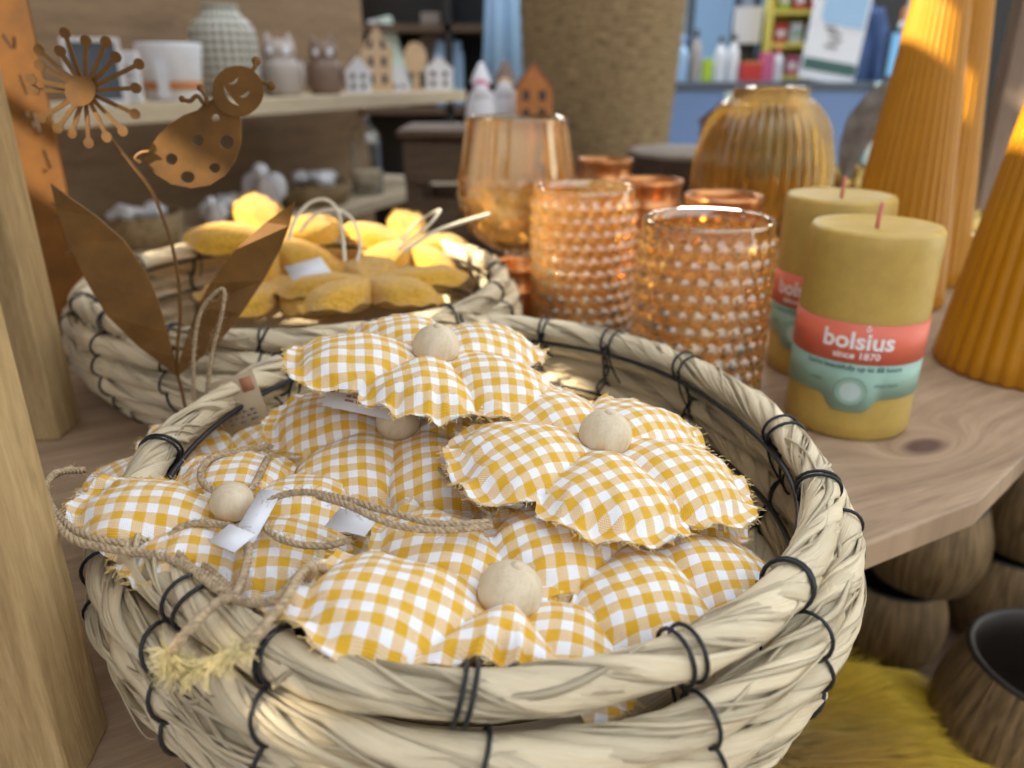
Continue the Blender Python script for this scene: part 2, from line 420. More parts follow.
def basket(label, cen, rf, seed, ties):
    rnd = random.Random(seed)
    root = thing('woven_basket', label, 'basket', (cen[0], cen[1], 0), group=None)
    N = 300
    def cpt(k, w):
        z, dr = RINGS[k]
        nz = noise.noise(Vector((math.cos(w)*1.7+k*3.1+seed, math.sin(w)*1.7, k)))
        r = rf(w)+dr+nz*.0018
        return Vector((cen[0]+r*math.cos(w), cen[1]+r*math.sin(w), z+.0015*noise.noise(Vector((math.cos(w)*2, math.sin(w)*2+k*5, seed)))*(k < 5)))
    def fr(k, w):
        t = (cpt(k, w+.01)-cpt(k, w-.01)).normalized(); o = Vector((math.cos(w), math.sin(w), 0)); o = (o-t*o.dot(t)).normalized()
        return t, o, t.cross(o)
    for k in range(len(RINGS)):
        mb = MB()
        frs = [fr(k, 2*PI*i/N) for i in range(N)]; cs = [cpt(k, 2*PI*i/N) for i in range(N)]
        mb.tube(cs[::2], .0038, 8, True, c=.7)
        ns = 8
        for q in range(ns+13):
            thin = q >= ns
            turns = rnd.choice([6, 7, 7, 9, 10]) if not thin else rnd.choice([4, 6, 9, -3])
            ph = 2*PI*q/ns+rnd.uniform(-.2, .2); base = rnd.uniform(.0036, .0047) if not thin else rnd.uniform(.0047, .0056)
            hw = rnd.uniform(.0028, .0042) if not thin else rnd.uniform(.0004, .0011)
            th = rnd.uniform(.0008, .0014) if not thin else .0003
            path = []; frames = []; s0 = rnd.uniform(0, 50)
            for i in range(N):
                w = 2*PI*i/N; t, o, u = frs[i]
                nn = noise.noise(Vector((math.cos(w)*3+s0, math.sin(w)*3, q))); n2 = noise.noise(Vector((math.cos(w)*9+s0, math.sin(w)*9, q+7)))
                a = ph+turns*w+nn*1.1
                rad = base*(1+.22*nn)+.0004*n2
                d = o*math.cos(a)+u*math.sin(a); e = -o*math.sin(a)+u*math.cos(a)
                slope = turns*rad/.13; e = (e+t*slope*.9).normalized()
                wd = hw*(1+.5*nn+.35*n2)
                path.append(cs[i]+d*rad); frames.append((e*wd/.001, d*th/.001))
            mb.tube(path, .001, 8 if not thin else 4, True, c=rnd.choice([1, 1, .97, .93, .87, .98, .8]), frames=frames)
        mb.build('straw_coil', M['straw'], root)
    # base
    mb = MB()
    for q in range(9):
        rr = .018+q*.0125
        path = [Vector((cen[0]+min(rr, rf(2*PI*i/90)-.02)*math.cos(2*PI*i/90), cen[1]+min(rr, rf(2*PI*i/90)-.02)*math.sin(2*PI*i/90), .003)) for i in range(90)]
        mb.tube(path, 1, 8, True, c=.75, frames=[(Vector((0, 0, .0022)), Vector((math.cos(2*PI*i/90), math.sin(2*PI*i/90), 0))*.0066) for i in range(90)])
    mb.build('basket_floor', M['straw'], root)
    for z, dr in ((.0530, -.0125), (.0295, -.0105)):
        MB().tube([Vector((cen[0]+(rf(2*PI*i/120)+dr)*math.cos(2*PI*i/120), cen[1]+(rf(2*PI*i/120)+dr)*math.sin(2*PI*i/120), z)) for i in range(120)], .0011, 8, True).build('wire_hoop', M['wire'], root)
    for w in ties:
        mb = MB(); prev = None
        for k in range(len(RINGS)):
            ww = w+rnd.uniform(-.02, .02)+k*.012
            t, o, u = fr(k, ww); c = cpt(k, ww); rr = .0066
            for rep in range(2 if k == 0 else 1):
                sk = rnd.uniform(-.0035, .0035); off = rnd.uniform(-.002, .002)+rep*.003
                pts = []
                for j in range(20):
                    a = 2*PI*j/20
                    pts.append(c+o*math.cos(a)*rr*(1.12 if k == 0 and math.cos(a) < 0 else 1)+u*math.sin(a)*rr+t*(sk*math.sin(a)+off))
                mb.tube(pts, .00058, 6, True)
            ob = c-o*.0068
            if prev is not None: mb.tube(spline([prev, (prev+ob)/2+t*rnd.uniform(-.003, .003)-o*.001, ob], 4), .0006, 6)
            prev = ob
        t, o, u = fr(0, w)
        a = cpt(0, w)-o*.007; b = cpt(2, w+rnd.uniform(-.06, .06))-o*.008
        mb.tube(spline([a, (a+b)/2-o*.002, b], 5), .0005, 5)
        mb.build('wire_tie', M['wire'], root)
    # stray slivers
    mb = MB()
    for q in range(46):
        w = rnd.uniform(0, 2*PI); k = rnd.randint(0, 4); L = rnd.uniform(.08, .3); out = rnd.uniform(.0052, .0064)*rnd.choice([1, 1, -1])
        pts = []
        for i in range(10):
            ww = w+L*i/9; t, o, u = fr(k, ww); pts.append(cpt(k, ww)+o*out+u*(.004*math.sin(i*.5+q)) + o*(.0012*(i/9)**3*(1 if out > 0 else -1)))
        mb.tube(pts, lambda t: .0009*(1-t)+.0001, 4, c=rnd.uniform(.8, 1), sect=(1, .35))
    tag(mb.build('loose_slivers', M['straw'], root), kind='stuff')
    return root
C1 = (-.013, .2615); ZR = .063
rim1 = [(290, 348), (450, 312), (600, 325), (750, 385), (820, 440), (848, 490), (805, 585), (705, 655), (480, 697), (300, 670), (195, 612), (100, 520), (145, 435), (200, 390)]
rf1 = radial(rim1, C1, ZR)
ties1 = [math.atan2(on_z(px, py, ZR).y-C1[1], on_z(px, py, ZR).x-C1[0]) for px, py in
         [(265, 650), (470, 690), (705, 650), (795, 580), (835, 480), (795, 420), (698, 355), (617, 330), (545, 320), (470, 314), (360, 325), (285, 352), (150, 437), (105, 520), (165, 590)]]
basket('round pale palm straw basket tied with black wire, holding the gingham flowers', C1, rf1, 3, ties1)
C2 = (-.139, .500)
rim2 = [(68, 300), (95, 330), (160, 345), (230, 350), (330, 342), (430, 300), (500, 262)]
rf2 = lambda w: .135+.003*math.cos(2*w+1)
basket('round pale straw basket behind the larger-looking one, holding mustard plush stars', C2, rf2, 11, [2*PI*k/16+.1 for k in range(16)])

# ------------------------------------------------------------------ pillows (flowers, stars)
def pillow(mb, Rr, seed, npet=5, Tk=.011, valley=.70, pw=.62, offs=None, rad=None, pin=.72, low=.52, frays=True, nr=22, na=180, sharp=1.0, uvrot=0):
    rnd = random.Random(seed); offs = offs or [0]*npet
    rads = [1+rnd.uniform(-.07, .07) for _ in range(npet)]
    if rad: rads = [a_*b_ for a_, b_ in zip(rads, rad)]
    def polar(s, th, side):
        q = th*npet/(2*PI); k = int(round(q)) % npet; pet = abs(math.cos(npet/2*th))
        nz = noise.noise(Vector((math.cos(th)*2.2+seed*1.3, math.sin(th)*2.2, 0)))
        blend = pet**.6
        Rt = Rr*(valley+(1-valley)*pet**pw)*(1+(rads[k]-1)*blend)*(1+.05*nz)
        Rt *= 1+.022*noise.noise(Vector((math.cos(th)*9, math.sin(th)*9, seed)))
        b = min(s/.91, 1); puff = (max(0, 1-b**3.0))**(.55 if pin > .5 else .4)
        ridge = (1-min(1, s*2.2))*.75+min(1, s*2.2)*(low+(1-low)*pet**.8)
        pinch = 1-pin*math.exp(-(s/.2)**2)
        z = Tk*puff*ridge*pinch*(1 if side > 0 else -.55)
        x, y = s*Rt*math.cos(th), s*Rt*math.sin(th)
        cr = noise.noise(Vector((x*90, y*90, seed)))*.0009+noise.noise(Vector((x*260, y*260, seed)))*.00035
        z += cr*min(1, s*2)
        # gathers along the seam, running inwards
        g = math.sin(th*47+3*nz)*.00045*math.exp(-((s-.86)/.1)**2); z += g
        z += s**5*(.0012*math.sin(th*17+seed+2*nz)+.0005*math.sin(th*31)+.0012*noise.noise(Vector((math.cos(th)*8, math.sin(th)*8, seed+4))))
        z += offs[k]*s*s*blend
        return x, y, z, Rt
    cr_, sr_ = math.cos(uvrot), math.sin(uvrot)
    for side in (1, -1):
        rings = []
        for j in range(nr+1):
            s = j/nr; rg = []
            for i in range(1 if j == 0 else na):
                th = 2*PI*i/na; x, y, z, Rt = polar(s, th, side)
                if j == nr:
                    jit = (rnd.random()-.5)*.0011 if frays else 0
                    x += jit*math.cos(th); y += jit*math.sin(th); z += side*.0002
                st = 1+.08*s
                rg.append(mb.vert((x, y, z), ((x*cr_-y*sr_)*st+.5, (x*sr_+y*cr_)*st+.5)))
            rings.append(rg)
        for A, B in zip(rings, rings[1:]):
            for i in range(na):
                k = (i+1) % na
                fc = (A[0], B[i], B[k]) if len(A) == 1 else (A[i], B[i], B[k], A[k])
                mb.face(fc if side > 0 else fc[::-1], 0)
    if frays:
        for q in range(330):
            th = rnd.uniform(0, 2*PI); x, y, z, Rt = polar(1, th, 1); L = rnd.uniform(.0008, .0026)
            a = th+rnd.uniform(-.9, .9); p = Vector((x, y, z)); d = Vector((math.cos(a), math.sin(a), rnd.uniform(-.5, .5)))
            mb.tube([p-d*.0004, p+d*L*.5+Vector((0, 0, rnd.uniform(-.0003, .0003))), p+d*L], .00014, 3, m=1, caps=False)
    return polar
def twine(mb, path, r=.00085, ply=3, pitch=.0052, fuzz=14, seed=0, m=0):
    rnd = random.Random(seed); P = path; L = len(P)
    cum = [0]
    for a, b in zip(P, P[1:]): cum.append(cum[-1]+(b-a).length)
    tot = cum[-1]; n = max(8, int(tot/.0007)); pts = []; j = 0
    for i in range(n+1):
        d = tot*i/n
        while j < L-2 and cum[j+1] < d: j += 1
        t = (d-cum[j])/max(1e-9, cum[j+1]-cum[j]); pts.append(P[j].lerp(P[j+1], min(1, t)))
    up = Vector((0, .3, 1)).normalized(); fa = []
    for i in range(len(pts)):
        t = (pts[min(i+1, n)]-pts[max(i-1, 0)]).normalized(); up = (up-t*up.dot(t))
        if up.length < 1e-4: up = Vector((1, 0, 0))-t*t.x
        up.normalize(); fa.append((up.copy(), t.cross(up)))
    for q in range(ply):
        s = []
        for i, p in enumerate(pts):
            a = 2*PI*q/ply+2*PI*(tot*i/n)/pitch
            s.append(p+(fa[i][0]*math.cos(a)+fa[i][1]*math.sin(a))*r*.55)
        mb.tube(s, r*.62, 6, m=m)
    for q in range(int(tot*1000*fuzz/10)):
        i = rnd.randrange(len(pts)); a = rnd.uniform(0, 2*PI); d = fa[i][0]*math.cos(a)+fa[i][1]*math.sin(a)
        t = fa[i][0].cross(fa[i][1])*rnd.uniform(-1, 1); l = rnd.uniform(.0008, .0032)
        p = pts[i]+d*r*.7
        mb.tube([p, p+(d+t)*l*.5, p+(d*.8+t*1.3)*l], .00006, 3, m=m, caps=False)
def flat_card(mb, c, ex, ey, w, h, th=.0003, m=0):
    ex = ex.normalized(); ey = (ey-ex*ey.dot(ex)).normalized(); ez = ex.cross(ey)
    Mx = Matrix((ex, ey, ez)).transposed().to_4x4(); Mx.translation = c
    mb.box((-w/2, -h/2, -th/2), (w/2, h/2, th/2), m, Mx); return Mx

def flower(label, px, py, z, Rr, rot, tilt=(0, 0), seed=1, offs=None, bead=True, uvrot=0, Tk=.0115, rad=None, br=.0085):
    c = on_z(px, py, z)
    root = thing('fabric_flower', label, 'fabric flower', c, (R(tilt[0]), R(tilt[1]), R(rot)), 'gingham fabric flowers in the front basket')
    mb = MB(); pillow(mb, Rr, seed, offs=offs, rad=rad, Tk=Tk, uvrot=R(uvrot))
    mb.build('petals', [M['gingham'], M['fray']], root, local=True)
    if bead:
        b = MB(); b.ball((0, 0, .0085), br, 40, 26, sq=(1, 1, .95))
        b.lathe([(.0018, .0164*br/.0085), (.0016, .01695*br/.0085), (.0, .0172*br/.0085)], 16)
        b.build('wooden_bead', M['bead'], root, local=True)
    return root
G = 'gingham fabric flower'
fG = flower('yellow gingham fabric flower at the back left of the basket, beside the brown tag', 225, 470, .034, .052, 60, (4, -3), 21, [0, 0, 0, 0, 0], False, 20)
fE = flower('yellow gingham fabric flower lying half under the right-hand flower, against the front right rim', 638, 550, .050, .048, 50, (9, 4), 5, [.0, .0, .002, -.002, -.004], False, 35)
fH = flower('yellow gingham fabric flower in the middle under the doubled twine loop', 368, 512, .043, .050, 30, (6, -4), 8, None, False, 40)
fF = flower('yellow gingham fabric flower farthest left, one petal by the pine post', 234, 526, .0575, .0445, 36, (4, 2), 13, [-.001, .001, .007, .002, -.004], True, 28, rad=[1, 1, 1, .72, 1], br=.0062, Tk=.009)
fD = flower('yellow gingham fabric flower at the very front with a bare wooden bead', 502, 619, .050, .052, 52, (9, 12), 17, [.0, .002, .003, .006, -.002], True, 55, rad=[1, 1, 1, .5, .72])
fC = flower('yellow gingham fabric flower under the topmost one, bead peeping out below the white tag', 400, 440, .060, .050, 18, (10, -4), 25, [0, .003, .002, 0, 0], True, 10, br=.0078)
fB = flower('yellow gingham fabric flower on the right of the pile, spread flat on top', 600, 457, .067, .0545, 56, (9, 3), 31, [.0, .0, -.003, -.001, -.002], True, 24, rad=[1, 1, .98, .82, .98])
fA = flower('yellow gingham fabric flower topmost in the pile, nearest the plush stars', 434, 368, .083, .050, 50, (8, 2), 37, [0, 0, .002, .0, -.002], True, 38, rad=[1, 1, 1.05, .74, .95])

def tw(parent, pts, seed, r=.00105, name='twine_loop', fz=14, m='jute', closed=False, raw=False):
    mb = MB(); P = [on_z(*p) for p in pts]
    twine(mb, spline(P, 10, closed), r, seed=seed, fuzz=fz); return mb.build(name, M[m], parent)
tw(fF, [(235, 598, .066), (226, 585, .063), (176, 548, .060), (120, 543, .063), (78, 532, .066), (50, 505, .068), (48, 480, .067), (72, 468, .064)], 1)
tw(fF, [(236, 600, .066), (205, 575, .064), (160, 556, .064), (110, 549, .065), (68, 536, .068), (44, 500, .071), (54, 474, .070), (84, 470, .064)], 2)
tw(fF, [(234, 597, .067), (244, 575, .065), (248, 548, .066), (236, 530, .067), (208, 523, .067), (182, 527, .066), (172, 540, .064), (190, 568, .064), (222, 592, .066)], 3)
tw(fF, [(240, 600, .067), (222, 600, .069), (200, 618, .072), (183, 636, .071), (172, 652, .066)], 4)
tw(fF, [(234, 600, .067), (262, 603, .070), (280, 596, .072), (300, 575, .070), (322, 568, .066), (330, 580, .063), (332, 605, .062)], 6)
tw(fF, [(242, 650, .069), (262, 628, .071), (285, 600, .073), (300, 574, .072), (312, 568, .070), (306, 590, .063), (318, 622, .062)], 7)
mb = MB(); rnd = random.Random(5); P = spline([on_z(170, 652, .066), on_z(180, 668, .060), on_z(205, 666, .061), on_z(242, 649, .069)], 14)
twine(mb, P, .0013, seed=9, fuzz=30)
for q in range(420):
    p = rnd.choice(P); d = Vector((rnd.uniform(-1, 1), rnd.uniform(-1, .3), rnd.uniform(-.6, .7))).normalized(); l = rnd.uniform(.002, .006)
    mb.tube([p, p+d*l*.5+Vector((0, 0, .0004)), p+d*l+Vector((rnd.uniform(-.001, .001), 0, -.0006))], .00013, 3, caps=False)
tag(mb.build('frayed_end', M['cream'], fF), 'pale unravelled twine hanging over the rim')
tw(fH, [(490, 522, .067), (440, 524, .069), (390, 512, .072), (345, 499, .073), (305, 492, .071), (275, 498, .069), (262, 514, .067), (270, 532, .066), (292, 543, .065), (325, 546, .064), (350, 540, .063)], 10, .00095)
tw(fH, [(492, 526, .067), (450, 530, .068), (410, 528, .070), (380, 520, .071), (350, 506, .073), (318, 496, .072)], 12, .00095)
tw(fG, [(272, 446, .064), (240, 452, .066), (212, 458, .068), (201, 472, .069), (206, 486, .068), (226, 494, .067), (250, 490, .066), (262, 470, .066), (268, 458, .064)], 14)
a, b = Vector((-.128, .327, .04)), 0
def standing(pts, seed, parent):
    mb = MB(); twine(mb, spline([on_y(*p) for p in pts], 10), .0008, seed=seed, fuzz=26); return mb.build('twine_loop', M['jute'], parent)
standing([(197, 436, .31), (194, 400, .312), (194, 350, .314), (200, 314, .316), (214, 294, .317), (224, 290, .317), (222, 312, .316), (213, 350, .315), (207, 390, .312), (202, 436, .31)], 17, fG)
tw(fC, [(428, 452, .064), (440, 470, .064), (462, 492, .065), (490, 514, .064)], 19, .0006)

# tags
def lines_on(mb, Mx, rows, m, w, y0, dy, th=.0004):
    rnd = random.Random(len(rows)+3)
    for r_, n in enumerate(rows):
        x = -w/2
        for k in range(n):
            l = w/n*rnd.uniform(.5, .8); mb.box((x, y0-r_*dy, th/2), (x+l, y0-r_*dy+dy*.45, th/2+.0001), m, Mx); x += w/n
mb = MB(); c = on_y(240, 404, .298)
Mx = flat_card(mb, c, Vector((1, .25, .28)), Vector((.0, .35, 1)), .019, .024); lines_on(mb, Mx, [4, 5, 3], 1, .013, -.004, .002)
mb.box((.003, .004, .0002), (.008, .010, .0004), 2, Mx)
tag(mb.build('price_tag', [M['kraft'], M['ink'], M['inkred']], fG), 'brown kraft price tag')
mb = MB(); c = on_z(362, 403, .0765)
Mx = flat_card(mb, c, Vector((1, -.12, -.18)), Vector((0, .85, .55)), .026, .0085); lines_on(mb, Mx, [5, 3], 1, .012, .001, .0018)
mb.build('price_tag', [M['paper'], M['inkred']], fA)
mb = MB(); c = on_z(257, 515, .068)
Mx = flat_card(mb, c, Vector((1, -.1, 0)), Vector((-.1, 1, .15)), .0068, .022); lines_on(mb, Mx, [3, 3], 1, .005, -.0088, .0016)
mb.build('price_tag', [M['paper'], M['ink']], fF)
mb = MB(); c = on_z(232, 538, .069); flat_card(mb, c, Vector((1, -.6, 0)), Vector((.6, 1, .2)), .010, .0075); mb.build('price_tag', M['paper'], fF)
mb = MB(); c = on_z(352, 522, .066); flat_card(mb, c, Vector((1, -.4, 0)), Vector((.3, 1, .2)), .013, .008); mb.build('price_tag', M['paper'], fH)

# plush stars
def star(label, px, py, z, Rr, rot, tilt, seed, offs=None):
    c = on_z(px, py, z)
    root = thing('plush_star', label, 'plush star', c, (R(tilt[0]), R(tilt[1]), R(rot)), 'mustard plush stars in the back basket')
    mb = MB(); pillow(mb, Rr*1.1, seed, Tk=.0125, valley=.40, pw=.95, pin=.1, low=.8, offs=offs, frays=False, nr=16, na=140)
    rnd = random.Random(seed)
    o = mb.build('plush_body', M['terry'], root, local=True); return root
s1 = star('mustard plush star lying flat in the back basket over the near rim', 372, 292, .056, .058, 172, (4, 2), 41, [0, 0, 0, .004, .012])
s2 = star('mustard plush star with one raised sunlit arm behind the metal leaf', 272, 246, .068, .056, 46, (24, -6), 43, [.004, .004, 0, -.004, 0])
s3 = star('mustard plush star at the back right of the basket beside the goblet', 408, 252, .056, .052, 30, (14, 6), 47, [.004, .014, .006, 0, 0])
s4 = star('mustard plush star lowest in the middle of the back basket', 322, 268, .040, .060, 14, (4, 0), 53)
s6 = star('mustard plush star at the front left of the back basket behind the right metal leaf', 282, 300, .044, .054, 100, (3, 4), 61)
def cord(parent, pts, r=.0011):
    MB().tube(spline([on_y(*p) for p in pts], 10), r, 8).build('hanging_cord', M['cord'], parent)
cord(s2, [(288, 240, .47), (296, 218, .475), (310, 203, .48), (326, 200, .482), (338, 212, .482), (343, 240, .478), (345, 262, .47)])
cord(s2, [(300, 232, .50), (316, 214, .505), (338, 210, .508), (354, 222, .508), (360, 245, .503), (357, 262, .495)])
cord(s3, [(398, 250, .50), (415, 236, .505), (428, 226, .51), (440, 210, .52), (418, 222, .53), (402, 240, .53)], .001)
cord(s3, [(404, 252, .49), (430, 234, .495), (462, 222, .50), (490, 214, .505)], .0013)
mb = MB(); c = on_z(308, 270, .066); flat_card(mb, c, Vector((1, .5, .2)), Vector((-.3, 1, .25)), .024, .026); mb.build('price_tag', M['paper'], s4)

# ------------------------------------------------------------------ sheet metal from outlines
def sheet(polys, th):                     # polygons (outer ones and holes) filled and given thickness
    cu = bpy.data.curves.new('tmp', 'CURVE'); cu.dimensions = '2D'; cu.fill_mode = 'BOTH'; cu.extrude = th/2
    for pts in polys:
        sp = cu.splines.new('POLY'); sp.points.add(len(pts)-1); sp.use_cyclic_u = True
        for q, p in zip(sp.points, pts): q.co = (p[0], p[1], 0, 1)
    o = bpy.data.objects.new('tmp', cu); COL.objects.link(o)
    me = bpy.data.meshes.new_from_object(o); vs = [v.co.copy() for v in me.vertices]; fs = [tuple(p.vertices) for p in me.polygons]
    bpy.data.objects.remove(o); bpy.data.curves.remove(cu); bpy.data.meshes.remove(me)
    return vs, fs
def sheet_part(name, polys_px, Y, m, parent, th=.0011, bendf=None):
    c = sum((Vector(p) for p in polys_px[0]), Vector((0, 0)))/len(polys_px[0])
    pol = [[((on_y(p[0], p[1], Y)).x, (on_y(p[0], p[1], Y)).z) for p in pts] for pts in polys_px]
    vs, fs = sheet(pol, th); mb = MB()
    for v in vs: mb.vert((v.x, Y+v.z+(bendf(v.x, v.y) if bendf else 0), v.y))
    for f in fs: mb.face(f)
    return mb.build(name, m, parent, False)
def circ(x, y, r, n=20, ry=None, a=0): 
    return [(x+r*math.cos(2*PI*k/n)*math.cos(a)-(ry or r)*math.sin(2*PI*k/n)*math.sin(a), y+r*math.cos(2*PI*k/n)*math.sin(a)+(ry or r)*math.sin(2*PI*k/n)*math.cos(a)) for k in range(n)]
def cres(x, y, r, a0, a1, w, n=10):       # crescent slot
    o = [(x+r*math.cos(R(a0+(a1-a0)*k/n)), y+r*math.sin(R(a0+(a1-a0)*k/n))) for k in range(n+1)]
    i = [(x+(r-w*math.sin(PI*k/n))*math.cos(R(a0+(a1-a0)*k/n)), y+(r-w*math.sin(PI*k/n))*math.sin(R(a0+(a1-a0)*k/n))) for k in range(n, -1, -1)]
    return o+i[1:-1]
YS = .352
b = on_y(184, 400, YS)
stake = thing('garden_stake', 'rusty metal garden stake with a dandelion head, a smiling ladybird and two leaves', 'garden ornament', (b.x, YS, 0))
stem = [on_y(x, y, YS+.0012) for x, y in [(88, 96), (100, 122), (117, 146), (135, 168), (150, 188), (162, 215), (172, 245), (179, 285), (180, 320), (177, 350), (178, 376), (183, 396)]]
stem.append(Vector((stem[-1].x, YS+.0012, 0)))
MB().tube(spline(stem, 6), .0008, 8).build('stem', M['rust'], stake)
dand = thing  # keep names tidy
head = []
cx, cy = 85, 91
tips = [(65, 33), (86, 41), (106, 42), (116, 57), (139, 64), (136, 88), (135, 114), (123, 131), (107, 137), (89, 143), (72, 133), (58, 128), (42, 118), (34, 90), (31, 79), (40, 65), (39, 50), (60, 51)]
mb = MB()
pc_ = [(on_y(p[0], p[1], YS).x, on_y(p[0], p[1], YS).z) for p in circ(cx, cy, 15, 28)]
Mp = Matrix(((1, 0, 0, 0), (0, 0, 1, 0), (0, 1, 0, 0), (0, 0, 0, 1)))
mb.prism(pc_, YS-.0042, YS-.0032, 0, Mp)
for k, (x, y) in enumerate(tips):
    dy = -.0006*(k % 3)-.0012
    p0 = on_y(cx+(x-cx)*.12, cy+(y-cy)*.12, YS+dy); p1 = on_y(x, y, YS+dy-.001)
    d = (p1-p0).normalized(); n = Vector((d.z, 0, -d.x)); Mx = Matrix((d, n, d.cross(n))).transposed().to_4x4(); Mx.translation = p0
    mb.box((0, -.00085, -.0004), ((p1-p0).length, .00085, .0004), 0, Mx)
    pc = circ(0, 0, 5.4*.32/774, 14); Mx.translation = p1; mb.prism(pc, -.00045, .00045, 0, Mx)
mb.build('dandelion_head', M['rust'], stake, False)
body = [(238, 108), (241, 122), (241, 142), (236, 160), (226, 175), (210, 185), (192, 188), (172, 184), (156, 174), (146, 162), (142, 152), (150, 148), (158, 136), (170, 124), (184, 115), (198, 110), (205, 103), (216, 98), (228, 100)]
holes = [circ(216, 118, 4), circ(198, 140, 6), circ(227, 142, 7), circ(172, 159, 6), circ(188, 177, 7, ry=6), circ(215, 168, 5.5, ry=5)]
sheet_part('ladybird_body', [body]+holes, YS, M['rust'], stake)
sheet_part('ladybird_head', [circ(238, 91, 25.5, 36), cres(232, 78, 6.5, -15, 125, 3.6), cres(243, 91, 6.5, -15, 125, 3.6), cres(242, 88, 18, 95, 190, 4.5)], YS-.0012, M['rust'], stake)
for nm_, pts in (('leg', [(204, 104), (197, 96), (190, 101), (182, 99)]), ('leg', [(207, 106), (206, 97), (200, 88)]), ('antenna', [(252, 72), (255, 66), (256, 61)]), ('antenna', [(262, 82), (268, 84), (271, 86)]), ('leg', [(142, 163), (136, 158), (142, 153), (150, 152)])):
    mb = MB(); mb.tube(spline([on_y(x, y, YS-.001) for x, y in pts], 5), .0009, 8)
    if nm_ == 'antenna' or pts[0][0] > 150: mb.ball(on_y(pts[-1][0], pts[-1][1], YS-.001), .0019 if nm_ == 'antenna' else .0014, 12, 8, sq=(1, .4, 1))
    mb.build(nm_, M['rust'], stake)
sheet_part('leaf', [[(58, 182), (75, 194), (100, 214), (125, 240), (145, 270), (158, 300), (168, 332), (175, 356), (178, 376), (168, 368), (140, 345), (112, 312), (92, 275), (76, 240), (64, 208)]], YS, M['rust'], stake, bendf=lambda x, z: -.006*math.sin((x+.17)*60)**2)
sheet_part('leaf', [[(296, 201), (290, 225), (280, 250), (264, 280), (245, 310), (224, 338), (203, 356), (190, 366), (178, 376), (180, 358), (188, 335), (200, 305), (215, 280), (238, 248), (266, 222)]], YS, M['rust'], stake, bendf=lambda x, z: -.006*math.sin((x+.16)*60)**2)

# steel strip with stencilled letters, standing behind the posts
YP = .56
strip = thing('steel_letter_strip', 'tall orange rusted steel strip with stencilled letters, behind the pine post', 'sign', (-.33, YP, 0))
p0 = on_y(88, 290, YP); xr = p0.x; xl = xr-.062
pol = [[(xl, 0), (xr, 0), (xr, .47), (xl, .47)]]
def slot(pts, w=.0022):
    for (a, b) in zip(pts, pts[1:]):
        A = on_y(a[0], a[1], YP); B = on_y(b[0], b[1], YP); A = Vector((A.x, A.z)); B = Vector((B.x, B.z)); d = (B-A).normalized(); n = Vector((-d.y, d.x))*w/2
        A = A+d*w*.3; B = B-d*w*.15
        pol.append([tuple(A+n), tuple(B+n), tuple(B-n), tuple(A-n)])
slot([(3, 34), (14, 50)]); slot([(15.5, 50), (15, 36)])
slot([(20, 74), (28, 95)]); slot([(34, 112), (41, 134)]); slot([(25, 115), (30, 114.3)], .0035); slot([(31, 125), (36, 124)], .0035); slot([(34, 133.5), (38, 133)], .0035)
slot([(44, 149), (51, 169)]); slot([(49, 171), (43, 171)]); slot([(52, 204), (60, 205), (63, 213)]); slot([(62, 215), (56, 220)]); slot([(66, 234), (72, 252)]); slot([(70, 254), (65, 254)])
vs, fs = sheet(pol, .002); mb = MB()
for v in vs: mb.vert((v.x, YP+v.z, v.y))
for f in fs: mb.face(f)
mb.build('steel_plate', M['rust2'], strip, False)
MB().box((xl-.01, YP-.02, 0), (xr+.0, YP+.02, .006)).build('foot_plate', M['rust2'], strip, False)

